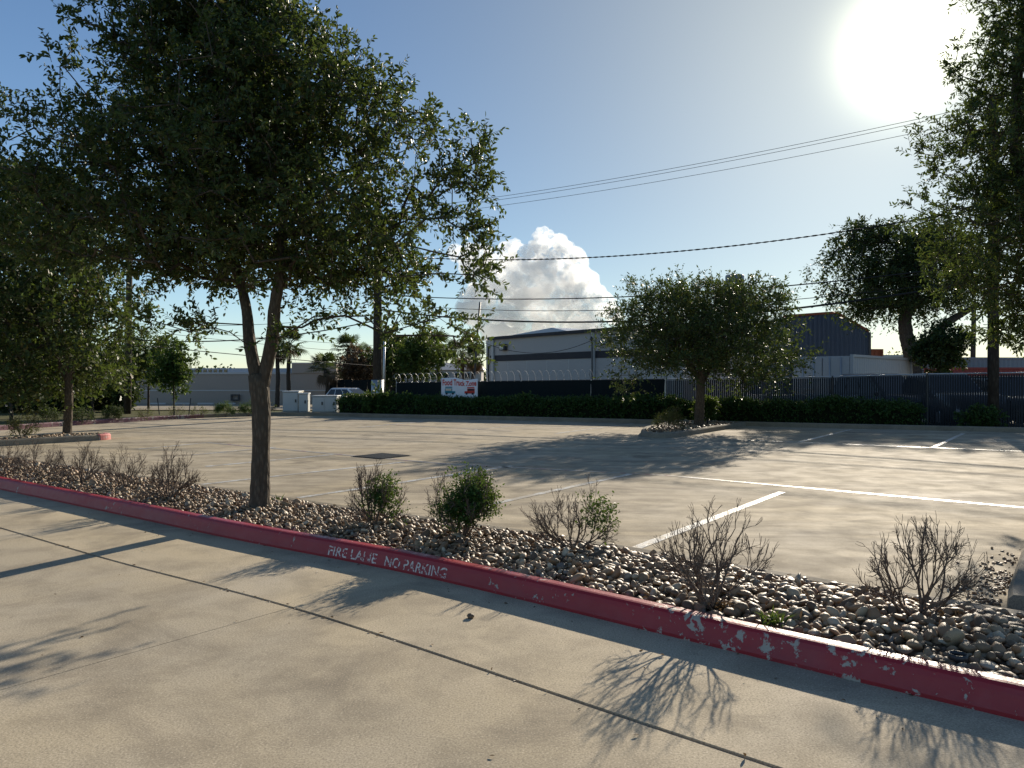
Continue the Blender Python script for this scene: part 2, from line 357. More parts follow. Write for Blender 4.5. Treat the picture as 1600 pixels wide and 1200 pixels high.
# the camera is on the right-hand side of this path, so offsets go to the left
P = farkerb; ii = int(len(P) * .36)
def left_kerb(P, mat, h=.15):
    V, F = sweep(P, [(0, -.05), (.012, h - .03), (.035, h), (.14, h), (.15, h - .02), (.15, -.05)]); return mk('kerb', V, F, mat, kind='structure')
dist = np.r_[0, np.cumsum(np.linalg.norm(np.diff(P, axis=0), axis=1))]
cut = int(np.argmin(np.linalg.norm(P - np.array([-12.6, 31.7]), axis=1)))
left_kerb(P[:cut + 1], M['redold']); left_kerb(P[cut:], M['kerb'])
# driveway: recessed base sheet with slabs laid on it
JO = -1.16                                            # the long joint, offset from the kerb toe towards the camera
base = np.vstack([kerbp[::15] + kn[::15] * .02, (kerbp[::-15] + kn[::-15] * -9.0)])
drv = mk('driveway', np.c_[base, np.full(len(base), -.022)], [tuple(range(len(base)))], M['joint'], kind='structure')
sT = ks[int(np.argmin(np.linalg.norm(kerbp + kn * JO - at(470, 945)[:2], axis=1)))]
cuts = [s for s in (sT + 6.1 * k for k in range(-4, 5)) if 0 < s < ks[-1]]
edges = [0.0] + cuts + [ks[-1]]
def kpt(s): return np.array([np.interp(s, ks, kerbp[:, 0]), np.interp(s, ks, kerbp[:, 1])]), unit(np.array([np.interp(s, ks, kn[:, 0]), np.interp(s, ks, kn[:, 1])]))
def slab(s0, s1, o0, o1, g0=.005, g1=.008):
    ss = np.linspace(s0 + g0, s1 - g0, max(2, int((s1 - s0) / .25)))
    a = np.array([kpt(s)[0] + kpt(s)[1] * (o0 + (g1 if o0 < -.5 else 0)) for s in ss]); b = np.array([kpt(s)[0] + kpt(s)[1] * (o1 + (g1 if o1 > -5 else 0)) for s in ss])
    n = len(ss); V = []
    for ring, z in ((0, 0.0), (1, -.02)):
        V += [(p[0], p[1], z) for p in a] + [(p[0], p[1], z) for p in b]
    F = [(i, n + i, n + i + 1, i + 1) for i in range(n - 1)]
    F = [f[::-1] for f in F] if False else F
    F += [(i, i + 1, 2 * n + i + 1, 2 * n + i) for i in range(n - 1)] + [(n + i + 1, n + i, 3 * n + i, 3 * n + i + 1) for i in range(n - 1)]
    F += [(n, 0, 2 * n, 3 * n), (n - 1, 2 * n - 1, 4 * n - 1, 3 * n - 1)]
    return mk('concrete_slab', np.array(V), F, M['drive'], drv)
for a_, b_ in zip(edges[:-1], edges[1:]):
    slab(a_, b_, JO, -9.0, .0035, -.016)
Vj = []
for s in np.arange(0, ks[-1], .3): p_, n_ = kpt(s); Vj += [(*(p_ + n_ * (JO - .005)), -.007), (*(p_ + n_ * (JO + .005)), -.007)]
mk('joint_filler', np.array(Vj), [(2 * i, 2 * i + 2, 2 * i + 3, 2 * i + 1) for i in range(len(Vj) // 2 - 1)], M['kerb'], drv)
big = edges[::2] if edges[-1] in edges[::2] else edges[::2] + [edges[-1]]
for a_, b_ in zip(edges[:-1], edges[1:]):
    slab(a_, b_, .0, JO, .0015, .016)
# ------------------------------------------------------------------ painted lines on the lot
def line(p0, p1, w, mat, name, z=.004):
    p0 = np.asarray(p0)[:2]; p1 = np.asarray(p1)[:2]; d = unit(p1 - p0); n = np.array([-d[1], d[0]]) * w / 2
    k = max(2, int(np.linalg.norm(p1 - p0) / .3)); ts = np.linspace(0, 1, k); V = []
    r_ = np.random.RandomState(int(abs(p0[0] * 97)) % 1000)
    for t_ in ts:
        c = p0 + (p1 - p0) * t_; j = 1 + r_.uniform(-.06, .06)
        V += [(*(c + n * j), z), (*(c - n * j), z)]
    F = [(2 * i, 2 * i + 1, 2 * i + 3, 2 * i + 2) for i in range(k - 1)]
    return mk(name, np.array(V), F, mat, lotobj)
for a_, b_ in [((990, 858), (1222, 769)), ((772, 787), (985, 741)), ((466, 778), (800, 728)), ((306, 758), (632, 722)), ((322, 729), (520, 710.5)),
               ((300, 711), (430, 699)), ((214, 702), (322, 692)), ((1250, 690.5), (1330, 671)), ((1457, 699.5), (1506, 677)), ((868, 677.5), (990, 661.5)), ((740, 672), (850, 660)), ((560, 668), (660, 659))]:
    line(at(*a_), at(*b_), .11, M['white'], 'stall_line')
line(at(1060, 744.5), at(1640, 797), .11, M['white'], 'bay_line'); line(at(1085, 684.5), at(1640, 707), .10, M['white'], 'bay_line')
line(at(322, 691.5), at(690, 724.5), .12, M['redline'], 'fire_lane_line'); line(at(690, 724.5), at(1058, 744), .10, M['redline'], 'fire_lane_line')
line(at(600, 663), at(800, 674), .10, M['redline'], 'fire_lane_line')
# drain
gc = at(596, 713); grate = MB(); ca, sa = math.cos(ANG), math.sin(ANG)
def rot(x, y): return (gc[0] + x * ca - y * sa, gc[1] + x * sa + y * ca)
def gbox(mb, x0, x1, y0, y1, z0, z1):
    c4 = [rot(x0, y0), rot(x1, y0), rot(x1, y1), rot(x0, y1)]
    mb.hexa([(*p, z0) for p in c4], [(*p, z1) for p in c4])
gbox(grate, -.44, .44, -.44, .44, .0, .005)
dg = grate.obj('drain_grate', M['grate'], lotobj)
for i in range(14):
    b_ = MB(); x_ = -.39 + i * .78 / 13; gbox(b_, x_ - .014, x_ + .014, -.41, .41, .006, .018); b_.obj('bar', M['grate'], dg)
# ------------------------------------------------------------------ planting bed and its stones
bed = np.vstack([kerbp[::6] + kn[::6] * .13, (backp[::-6] + kn[::-6] * .02)])
kk = len(kerbp[::6]); us = np.linspace(.13, BEDW + .02, 9)
def bedz(u): return .075 + .05 * math.sin(PI * min(max((u - .13) / (BEDW - .1), 0), 1))
BV = []; idx6 = range(0, len(kerbp), 6)
for i in idx6:
    for u in us: BV.append((*(kerbp[i] + kn[i] * u), bedz(u)))
n9 = len(us); BF = np.array([(i * n9 + j, (i + 1) * n9 + j, (i + 1) * n9 + j + 1, i * n9 + j + 1) for i in range(len(list(idx6)) - 1) for j in range(n9 - 1)])
bedo = mk('planting_bed', np.array(BV), BF, M['soil'], smooth=True, kind='structure')
import bmesh
def rock(seed, sub=2):
    bm = bmesh.new(); bmesh.ops.create_icosphere(bm, subdivisions=sub, radius=1.0)
    for v in bm.verts:
        p = v.co.copy(); d = mnoise.noise(p * .9 + Vector((seed * 7.1, 0, 0))) * .42 + mnoise.noise(p * 2.1 + Vector((0, seed * 3.3, 0))) * .20
        v.co = p * (1 + d)
    V = np.array([v.co[:] for v in bm.verts]); F = np.array([[v.index for v in f.verts] for f in bm.faces]); bm.free(); return V, F
ROCKS = [rock(i) for i in range(9)]
rm = []
for i, (V, F) in enumerate(ROCKS):
    o = mk('stone', V, F, M['stone'], smooth=True); rm.append(o.data); bpy.data.objects.remove(o)
def rotm(n, rs):
    q = unit(rs.normal(size=(n, 4)) * np.array([1, .35, .35, 1.0])); w, x, y, z = q.T
    return np.stack([1 - 2 * (y * y + z * z), 2 * (x * y - z * w), 2 * (x * z + y * w), 2 * (x * y + z * w), 1 - 2 * (x * x + z * z), 2 * (y * z - x * w),
                     2 * (x * z - y * w), 2 * (y * z + x * w), 1 - 2 * (x * x + y * y)], 1).reshape(n, 3, 3), q
def heap(P, Sz, q_rm, which, name, mat, parent, rs, kind='stuff'):
    VV = []; FF = []; RR = []; off = 0
    for b in range(len(ROCKS)):
        s = np.where(which == b)[0]
        if not len(s): continue
        V, F = ROCKS[b]
        v = np.einsum('nij,nkj->nki', q_rm[s], V[None] * Sz[s][:, None, :]) + P[s][:, None, :]
        VV.append(v.reshape(-1, 3)); FF.append((F[None] + (np.arange(len(s)) * len(V))[:, None, None] + off).reshape(-1, 3)); off += len(s) * len(V)
        RR.append(np.repeat(rs.rand(len(s)), len(V)))
    return mk(name, np.concatenate(VV), np.concatenate(FF), mat, parent, True, np.concatenate(RR), kind)
pts = []; rs = np.random.RandomState(11)
s_lo = ks[int(np.argmin(abs(kerbp[:, 0] + 10.5)))]; s_hi = ks[int(np.argmin(abs(kerbp[:, 0] - 4.6)))]
for layer, (stp, rmin, rmax, prob) in enumerate(((.053, .017, .029, 1.0), (.074, .020, .040, .62))):
    for s in np.arange(s_lo, s_hi, stp):
        p0, n0 = kpt(s)
        for u in np.arange(.18, BEDW - .03, stp):
            if rs.rand() > prob: continue
            uu = u + rs.uniform(-.45, .45) * stp; ss_ = rs.uniform(-.45, .45) * stp
            q = p0 + n0 * min(max(uu, .185), BEDW - .035) + np.array([n0[1], -n0[0]]) * ss_
            big_ = 1.0 + .32 * min(max((q[0] + .5) / 3, -.5), 1)
            r_ = rs.uniform(rmin, rmax) * big_ * (rs.uniform(1.3, 1.75) if rs.rand() < .06 else rs.uniform(.75, 1.1))
            pts.append((q[0], q[1], bedz(uu) + .006 + layer * .02 + rs.uniform(-.008, .012), r_))
pts = np.array(pts); n = len(pts)
Sz = pts[:, 3:4] * np.stack([rs.uniform(.9, 1.35, n), rs.uniform(.75, 1.05, n), rs.uniform(.42, .75, n)], 1)
RM, Q = rotm(n, rs); which = rs.randint(0, len(ROCKS), n)
px = 800 + FPX * pts[:, 0] / pts[:, 1]; py = HOR + FPX * (CAM_H - pts[:, 2]) / pts[:, 1]
vis = (px > 5) & (px < 1595) & (py < 1195) & (pts[:, 2] > .095)
score = np.where(vis, Sz.max(1) / pts[:, 1], 0); top = np.argsort(-score)[:298]
msk = np.ones(n, bool); msk[top] = False
heap(pts[msk][:, :3], Sz[msk], RM[msk], which[msk], 'gravel', M['stones'], bedo, rs)
from mathutils import Quaternion
for i in top:
    o = bpy.data.objects.new('stone', rm[which[i]]); COL.objects.link(o); o.parent = bedo
    o.location = pts[i, :3]; o.rotation_mode = 'QUATERNION'; o.rotation_quaternion = Quaternion([float(c) for c in Q[i]]); o.scale = [float(c) for c in Sz[i]]
# ------------------------------------------------------------------ plants: generators
def segs(P0, P1, R0, R1, n=5):
    P0 = np.asarray(P0, float); P1 = np.asarray(P1, float); m_ = len(P0)
    t = unit(P1 - P0); a = np.where(np.abs(t[:, :1]) < .8, np.array([[1., 0, 0]]), np.array([[0, 1., 0]]))
    u = unit(np.cross(t, a)); w = np.cross(t, u); an = np.arange(n) * 2 * PI / n
    ring = np.cos(an)[None, :, None] * u[:, None] + np.sin(an)[None, :, None] * w[:, None]
    V = np.concatenate([P0[:, None] + ring * np.asarray(R0)[:, None, None], P1[:, None] + ring * np.asarray(R1)[:, None, None]], 1).reshape(-1, 3)
    k = np.arange(n); q = np.stack([k, (k + 1) % n, n + (k + 1) % n, n + k], 1)
    F = (q[None] + (np.arange(m_) * 2 * n)[:, None, None]).reshape(-1, 4); return V, F
def leaves(P, A, Nn, Ln, Wd, rs, six=True):
    P = np.asarray(P); A = unit(A); B = unit(np.cross(A, Nn)); Nn = np.cross(B, A); m_ = len(P)
    Ln = Ln[:, None]; Wd = Wd[:, None]
    if six:
        V = np.stack([P, P + A * Ln * .36 + B * Wd * .46 + Nn * Wd * .18, P + A * Ln * .74 + B * Wd * .40 + Nn * Wd * .14 - Nn * Ln * .03, P + A * Ln - Nn * Ln * .10,
                      P + A * Ln * .74 - B * Wd * .40 + Nn * Wd * .14 - Nn * Ln * .03, P + A * Ln * .36 - B * Wd * .46 + Nn * Wd * .18], 1).reshape(-1, 3)
        q = np.array([[0, 1, 2, 3], [0, 3, 4, 5]]); k = 6
    else:
        V = np.stack([P, P + A * Ln * .5 + B * Wd * .5 + Nn * Wd * .15, P + A * Ln, P + A * Ln * .5 - B * Wd * .5 + Nn * Wd * .15], 1).reshape(-1, 3)
        q = np.array([[0, 1, 2, 3]]); k = 4
    F = (q[None] + (np.arange(m_) * k)[:, None, None]).reshape(-1, 4)
    return V, F, np.repeat(np.clip(rs.rand(m_), 0, 1), k)
def cat(parts):
    V = []; F = []; o = 0
    for v, f in parts: V.append(v); F.append(f + o); o += len(v)
    return np.concatenate(V), np.concatenate(F)
def foliage(C, Dout, rs, ntw=5, nlf=13, tl=(.18, .42), leaf=(.055, .085), asp=.38, six=True, droop=0.0, up=.25, tr=.0022):
    """twigs with leaves round every crown point C; Dout is the outward direction there"""
    n = len(C); C2 = np.repeat(C, ntw, 0); D2 = np.repeat(Dout, ntw, 0)
    d = unit(D2 * .75 + unit(rs.normal(size=(n * ntw, 3))) * 1.0 + np.array([0, 0, up]) - np.array([0, 0, droop]))
    ln = rs.uniform(tl[0], tl[1], n * ntw)[:, None]; st = C2 + rs.normal(size=C2.shape) * .05
    bend = unit(rs.normal(size=d.shape)) * .35 + np.array([0, 0, -.15 - droop])
    ts = np.linspace(.12, 1, nlf)[None, :, None] + rs.uniform(-.04, .04, (n * ntw, nlf, 1))
    P = st[:, None] + d[:, None] * ln[:, None] * ts + bend[:, None] * (ln[:, None] * ts ** 2) * .5
    tan = unit(d[:, None] + bend[:, None] * ts)
    side = unit(np.cross(tan, rs.normal(size=tan.shape)))
    A = unit(tan * .55 + side * .8 + rs.normal(size=tan.shape) * .15); Nn = rs.normal(size=tan.shape) * .8 + np.array([0, 0, .9])
    P = P.reshape(-1, 3); A = A.reshape(-1, 3); Nn = Nn.reshape(-1, 3); m_ = len(P)
    Ln = rs.uniform(leaf[0], leaf[1], m_); LV = leaves(P, A, Nn, Ln, Ln * asp * rs.uniform(.85, 1.2, m_), rs, six)
    mid = st + d * ln * .5 + bend * ln * .125; end = st + d * ln + bend * ln * .5
    tw = cat([segs(st, mid, np.full(len(st), tr * 1.5), np.full(len(st), tr), 3), segs(mid, end, np.full(len(st), tr), np.full(len(st), tr * .5), 3)])
    return LV, tw
def grow(stems, C, rs, step=.3, rtip=.006, power=.47, upbias=.35, jit=.05, rmaxs=None):
    """join crown points to a trunk skeleton; returns branch segments and the outward direction at each point"""
    nodes = []; par = []; anchor = []
    for st in stems:
        for i, p in enumerate(st['p']):
            nodes.append(np.array(p, float)); par.append(len(nodes) - 2 if i else st.get('parent', -1)); anchor.append(st['w'] if i > st.get('free', 0) else False)
    n0 = len(nodes); c0 = np.mean([n_ for n_, a in zip(nodes, anchor) if a], 0)
    order = np.argsort(np.linalg.norm((C - c0) * np.array([1, 1, .8]), axis=1)); Dout = np.zeros_like(C)
    arr = np.zeros((60000, 3)); arr[:n0] = nodes; ok = np.zeros(60000, bool); ok[:n0] = anchor; cnt = n0; depth = np.zeros(60000)
    for i in order:
        c = C[i]; dv = c - arr[:cnt]; dd = np.linalg.norm(dv, axis=1)
        cost = dd + .35 * np.maximum(-dv[:, 2], 0) + np.where(ok[:cnt], 0, 1e6) + depth[:cnt] * .06
        j = int(np.argmin(cost)); d = dd[j]; k = max(1, int(d / step)); prev = j; base_ = arr[j].copy()
        for q in range(1, k + 1):
            t_ = q / k; p = base_ + (c - base_) * t_ + np.array([0, 0, upbias * d * .25 * math.sin(PI * t_)]) * (1 if c[2] > base_[2] else -.3)
            if q < k: p = p + rs.normal(size=3) * jit * min(1, d)
            arr[cnt] = p; ok[cnt] = True; par.append(prev); depth[cnt] = depth[prev] + d / k; prev = cnt; cnt += 1
        Dout[i] = unit(c - arr[par[prev]]) if np.linalg.norm(c - arr[par[prev]]) > 1e-4 else unit(c - c0)
    w = np.zeros(cnt); haschild = np.zeros(cnt, bool)
    for i in range(n0, cnt): haschild[par[i]] = True
    for i in range(cnt - 1, n0 - 1, -1):
        if not haschild[i]: w[i] += 1
        w[par[i]] += w[i]
    r = rtip * np.maximum(w, 1) ** power
    i = np.arange(n0, cnt); pa = np.array(par[n0:cnt])
    rp = np.minimum(r[pa], r[i] * 1.35 + .002)
    if rmaxs is not None: rp = np.minimum(rp, rmaxs); 
    V, F = segs(arr[pa], arr[i], rp, np.minimum(r[i], rmaxs or 9), 5)
    return (V, F), Dout
def env_points(n, rows, d0, xc, depthk, rs, zr=.55, voids=14, vr=(.25, .5), ymul=1.0):
    """random points in a crown whose width changes with height: rows of (row, left, right) measured on the photo at distance d0"""
    rows = sorted(rows, key=lambda r_: -r_[0]); z = np.array([CAM_H + (HOR - r_[0]) * d0 / FPX for r_ in rows])
    xl = np.array([(r_[1] - 800) / FPX * d0 for r_ in rows]); xr = np.array([(r_[2] - 800) / FPX * d0 for r_ in rows])
    hw = (xr - xl) / 2; cum = np.r_[0, np.cumsum((hw[1:] + hw[:-1]) / 2 * np.diff(z))]; cum /= cum[-1]
    vz = np.interp(rs.rand(voids), cum, z); va = rs.uniform(0, 2 * PI, voids); P = []
    def place(zz, a, rr):
        h = np.interp(zz, z, hw); c = np.interp(zz, z, (xl + xr) / 2)
        lump = 1 + .13 * np.sin(3 * a + zz * 2.1 + d0) * np.cos(zz * 3.3 + 1.7 * d0) + .08 * np.sin(7 * a + zz * 4.7)      # uneven outline
        return np.stack([c + h * rr * lump * np.cos(a), d0 + np.minimum(h, 3.0) * depthk * rr * lump * np.sin(a), zz], -1)
    VC = place(vz, va, rs.uniform(.75, 1.0, voids)); VR = rs.uniform(vr[0], vr[1], voids)
    while len(P) < n:
        zz = np.interp(rs.rand(n), cum, z); p = place(zz, rs.uniform(0, 2 * PI, n), rs.rand(n) ** zr)
        if voids: p = p[(np.linalg.norm(p[:, None] - VC[None], axis=2) > VR[None]).all(1)]
        P = p if not len(P) else np.concatenate([P, p])
    return P[:n]
def ell_points(n, c, r, rs, zr=.5, voids=10, vr=(.2, .4), flat=-1.0):
    P = []
    c = np.asarray(c, float); r = np.asarray(r, float); VC = c + unit(rs.normal(size=(voids, 3))) * r * .9; VR = rs.uniform(vr[0], vr[1], voids) * r.min()
    while len(P) < n:
        d = unit(rs.normal(size=(n, 3))); rr = rs.rand(n, 1) ** zr * (1 + .18 * np.sin(d[:, :1] * 5 + c[0]) * np.cos(d[:, 1:2] * 4 + c[1]) + .1 * np.sin(d[:, 2:] * 7))
        d[:, 2] = np.maximum(d[:, 2], flat); p = c + d * r * rr
        p = p[(np.linalg.norm(p[:, None] - VC[None], axis=2) > VR[None]).all(1)]
        P = p if not len(P) else np.concatenate([P, p])
    return P[:n]
def trunkmesh(mb, pts, rad, n=14, rs=None):
    pts = np.array(pts, float); P = resample(np.c_[pts, rad], .09); 
    P[1:-1, :3] = smoothp(P[:, :3], 6)[1:-1]
    if rs is not None: P[:, 3] *= 1 + rs.uniform(-.05, .05, len(P))
    mb.tube([p[:3] for p in P], list(P[:, 3]), n); return [p[:3] for p in P]
def tree(name, label, base, stems, C, rs, leafm, barkm, group=None, fol={}, gr={}, cat_='tree'):
    """stems: list of (points, radii) - the first is the trunk, the others leave it"""
    t = thing(name, label, cat_, base, 0, group); mb = MB(); sk = []; nn = 0
    for i, (p, r_) in enumerate(stems):
        pp = trunkmesh(mb, p, r_, 12 if i == 0 else 9, rs)[::3]
        sk.append(dict(p=pp, w=True, free=0 if i else int(len(pp) * .55), parent=-1 if i == 0 else 0)); nn += len(pp)
    tr_ = mb.obj('trunk', barkm, t, True)
    (bv, bf), D = grow(sk, C, rs, **gr)
    (lv, lf, lr), tw = foliage(C, D, rs, **fol)
    bv, bf = cat([(bv, bf), tw]); mk('branches', bv, bf, barkm, t, True)
    mk('crown', lv, lf, leafm, t, False, lr); return t
# main tree in the bed ------------------------------------------------
rs = np.random.RandomState(3); D0 = 8.79
def q_(px, py, d=D0, dy=0): v = dep(px, py, d); v[1] += dy; return v
rows = [(-70, 215, 400), (-30, 170, 470), (0, 130, 490), (60, 85, 575), (110, 45, 640), (190, 25, 715), (240, 10, 765), (290, 5, 735), (330, 5, 715), (370, 5, 745), (392, 20, 775), (412, 130, 760), (430, 200, 720), (446, 270, 690)]
rows = [(592 - (592 - r_[0]) * .955, 395 - (395 - r_[1]) * .90, 395 + (r_[2] - 395) * .895) for r_ in rows[:-3]] + rows[-3:]
C = env_points(1330, rows, D0, 0, .62, rs, .6, 60, (.2, .46))
out_ = env_points(120, [(r_[0], 400 + (r_[1] - 400) * 1.07, 400 + (r_[2] - 400) * 1.07) for r_ in rows], D0, 0, .65, rs, .04, 0); C = np.concatenate([C, out_])
extra = np.array([q_(x + rs.uniform(-22, 22), y + rs.uniform(-16, 16), D0, rs.uniform(-.7, .5)) for x, y in [(690, 515), (705, 525), (655, 520), (600, 520), (575, 500), (520, 500), (470, 510), (440, 515), (310, 505), (265, 505), (250, 500), (750, 240), (725, 290), (745, 375), (750, 420), (345, 515), (640, 500), (715, 535), (680, 500)] for _ in range(2)])
C = np.concatenate([C, extra])
mtbase = np.array([*q_(405, 790)[:2], .09])
tree('live_oak_tree', 'large round-crowned tree with forked trunk standing in the stony bed behind the red kerb', mtbase,
     [([mtbase - [0, 0, .1], mtbase + [0.01, 0, .12], q_(407, 730), q_(409, 660), q_(407, 605), q_(402, 585)], [.145, .118, .105, .103, .112, .10]),
      ([q_(404, 615), q_(398, 572), q_(385, 528, dy=.05), q_(382, 490, dy=.15), q_(368, 448, dy=.2), q_(360, 415, dy=.28), q_(340, 380, dy=.35), q_(300, 290, dy=.3)], [.07, .072, .068, .06, .054, .05, .042, .03]),
      ([q_(408, 618), q_(416, 570), q_(431, 530, dy=-.05), q_(433, 488, dy=-.15), q_(448, 430, dy=-.2), q_(449, 385, dy=-.2), q_(450, 260, dy=-.1), q_(430, 120)], [.08, .08, .075, .068, .06, .054, .045, .025])],
     C, rs, M['leaf'], M['bark'], None, dict(ntw=5, nlf=15, tl=(.16, .42), leaf=(.044, .078), asp=.44), dict(rmaxs=.05))
# near tree at the right edge of the picture ----------------------------
rs = np.random.RandomState(8); D1 = 12.0
rows = [(-170, 1560, 1720), (-100, 1535, 1790), (0, 1522, 1800), (70, 1508, 1800), (120, 1490, 1800), (165, 1520, 1800), (195, 1455, 1810), (250, 1432, 1810), (290, 1470, 1810), (325, 1430, 1810), (360, 1425, 1800), (400, 1440, 1790), (440, 1460, 1780), (480, 1530, 1760), (530, 1560, 1720)]
C = env_points(1150, rows, D1, 0, .9, rs, .6, 40, (.25, .52))
rb = np.array([8.75, 12.2, .05])
tree('live_oak_tree', 'tall leaning tree at the right edge, its leafy branches against the sun glow', rb,
     [([rb - [0, 0, .1], rb + [-.03, 0, .5], (8.55, 12.1, 2.2), (8.2, 12.0, 3.6), dep(1587, 250, 12), dep(1590, 100, 12), dep(1610, -60, 12)], [.17, .14, .12, .11, .09, .07, .04])],
     C, rs, M['leaf'], M['bark'], None, dict(ntw=5, nlf=13, tl=(.16, .40), leaf=(.06, .095), asp=.34), dict(rmaxs=.028, upbias=.12, jit=.03))
# tree on the left island ----------------------------------------------
rs = np.random.RandomState(21); D2 = 20.4; lb = at(105, 678, .12)
rows = [(270, 10, 90), (320, -60, 130), (380, -110, 165), (440, -130, 182), (500, -140, 192), (550, -130, 190), (590, -110, 170), (615, -60, 130)]
C = env_points(1000, rows, D2, 0, .9, rs, .5, 14, (.3, .7))
tree('live_oak_tree', 'dense leafy tree with straight trunk standing on the left parking island', lb,
     [([lb - [0, 0, .1], lb + [0, 0, .1], dep(108, 620, D2), dep(106, 560, D2), dep(80, 470, D2)], [.15, .115, .10, .09, .05]),
      ([dep(107, 600, D2), dep(80, 540, D2), dep(30, 450, D2)], [.06, .05, .03])],
     C, rs, M['leafl'] if False else M['leaf'], M['bark'], None, dict(ntw=5, nlf=9, tl=(.25, .6), leaf=(.10, .17), asp=.5, six=False, droop=.3), dict(rmaxs=.06, step=.45))
# spreading tree on the right island -----------------------------------
rs = np.random.RandomState(33); D3 = 24.3; tb = at(1092, 664, .12)
rows = [(452, 1010, 1190), (464, 978, 1218), (484, 962, 1228), (508, 952, 1240), (535, 948, 1248), (555, 955, 1250), (573, 975, 1245), (588, 1150, 1235)]
C = env_points(980, rows, D3, 0, .95, rs, .55, 14, (.3, .6))
C = np.concatenate([C, np.array([dep(x + rs.uniform(-14, 14), y + rs.uniform(-7, 7), D3 + rs.uniform(-1.5, 1.5)) for x, y in [(965, 590), (985, 605), (1000, 590), (1215, 598), (1190, 600), (1165, 598), (985, 452), (1210, 445), (1170, 438), (1050, 442), (1110, 445)] for _ in range(3)])])
tree('spreading_tree', 'wide umbrella-shaped tree on the right parking island in front of the dark fence', tb,
     [([tb - [0, 0, .1], tb + [0, 0, .1], dep(1094, 620, D3), dep(1096, 592, D3), dep(1096, 570, D3)], [.20, .16, .135, .13, .11]),
      ([dep(1095, 600, D3), dep(1075, 560, D3), dep(1030, 510, D3)], [.09, .07, .03]),
      ([dep(1096, 600, D3), dep(1120, 555, D3 + .3), dep(1170, 500, D3 + .4)], [.09, .07, .03]),
      ([dep(1096, 590, D3), dep(1098, 530, D3 - .4), dep(1100, 470, D3 - .3)], [.09, .06, .03])],
     C, rs, M['leaf'], M['bark'], None, dict(ntw=5, nlf=10, tl=(.25, .6), leaf=(.08, .14), asp=.38, six=False), dict(rmaxs=.07, step=.45))
# far oak with hanging foliage -----------------------------------------
rs = np.random.RandomState(44); D4 = 42.0; ob = np.array([*dep(1430, 580, D4)[:2], -.08])
rows = [(345, 1340, 1500), (365, 1305, 1530), (395, 1288, 1545), (430, 1282, 1550), (460, 1300, 1540), (474, 1325, 1500), (484, 1335, 1400)]
C = env_points(520, rows, D4, 0, .8, rs, .5, 16, (.5, 1.0))
tree('live_oak_tree', 'big dark oak with bent trunk and hanging foliage right of the blue building', ob,
     [([ob, dep(1426, 560, D4), dep(1417, 530, D4), dep(1413, 500, D4), dep(1421, 475, D4), dep(1430, 450, D4)], [.48, .42, .36, .34, .30, .24]),
      ([dep(1426, 558, D4 - .5), dep(1455, 530, D4 - .5), dep(1478, 505, D4 - .5), dep(1500, 492, D4 - .5), dep(1530, 475, D4 - .6)], [.26, .24, .21, .19, .12]),
      ([dep(1424, 480, D4), dep(1440, 470, D4 - .4), dep(1458, 465, D4 - .5), dep(1482, 466, D4 - .5)], [.2, .16, .12, .08]),
      ([dep(1426, 470, D4), dep(1400, 430, D4), dep(1350, 410, D4)], [.2, .15, .06])],
     C, rs, M['leafd'], M['barkdark'], None, dict(ntw=6, nlf=10, tl=(.5, 1.15), leaf=(.16, .28), asp=.38, six=False, droop=.75, up=0), dict(rmaxs=.14, step=.8, rtip=.02))
# smaller trees and bushes at a distance --------------------------------
def bush(name, label, base, c, r, n, rs, leafm, leaf, barkm='barkdark', group=None, cat_='tree', tl=None, trunk_r=.06, zr=.5, droop=.1, nlf=8, ntw=5, flat=-1.0):
    C = ell_points(n, c, r, rs, zr, flat=flat); base = np.asarray(base, float); c = np.asarray(c, float)
    tl = tl or (min(r) * .15, min(r) * .4)
    return tree(name, label, base, [([base - [0, 0, .08], base + (c - base) * [.15, .15, .3], c - [0, 0, r[2] * .45], c + [0, 0, r[2] * .2]], [trunk_r * 1.3, trunk_r, trunk_r * .9, trunk_r * .4])],
                C, rs, leafm, M[barkm], group, dict(ntw=ntw, nlf=nlf, tl=tl, leaf=leaf, asp=.45, six=False, droop=droop), dict(rmaxs=trunk_r * .7, step=.5), cat_)
def gpt(px, d): x = (px - 800) / FPX * d; return np.array([x, d, hgt(x, d)])
rs = np.random.RandomState(50)
bush('small_tree', 'light green tree right behind the left utility pole', gpt(232, 47), dep(232, 560, 47), (2.3, 2.0, 1.75), 210, rs, M['leafl'], (.14, .24))
bush('young_tree', 'young dark green tree held between two thin stakes', gpt(272, 35.5), dep(271, 578, 35.5), (.95, .9, 1.25), 150, rs, M['green'], (.10, .19), trunk_r=.035)
bush('small_tree', 'small yellow-green tree with thin trunk behind the left island tree', gpt(145, 33), dep(140, 585, 33), (1.5, 1.3, 1.0), 160, rs, M['leafl'], (.10, .18), trunk_r=.05)
bush('small_tree', 'bright green bushy tree at the left edge below the dark crown', gpt(18, 31), dep(12, 585, 31), (1.6, 1.3, 1.0), 170, rs, M['green'], (.10, .18), trunk_r=.06)
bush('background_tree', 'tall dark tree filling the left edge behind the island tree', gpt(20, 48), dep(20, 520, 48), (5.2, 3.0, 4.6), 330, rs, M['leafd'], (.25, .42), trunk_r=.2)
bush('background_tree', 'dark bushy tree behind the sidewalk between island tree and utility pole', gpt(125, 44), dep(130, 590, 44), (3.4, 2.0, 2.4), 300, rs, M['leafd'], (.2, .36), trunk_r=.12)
bush('background_bush', 'dark low bush at the foot of the left utility pole', gpt(178, 40), gpt(178, 40) + [0, 0, .8], (1.3, .9, .9), 170, rs, M['leafd'], (.12, .22), cat_='bush', trunk_r=.05)
bush('background_bush', 'wide dark bush mass at the left edge beyond the sidewalk', gpt(50, 38.5), gpt(50, 38.5) + [0, 0, .9], (3.2, 1.0, 1.0), 330, rs, M['leafd'], (.12, .22), cat_='bush', trunk_r=.05)
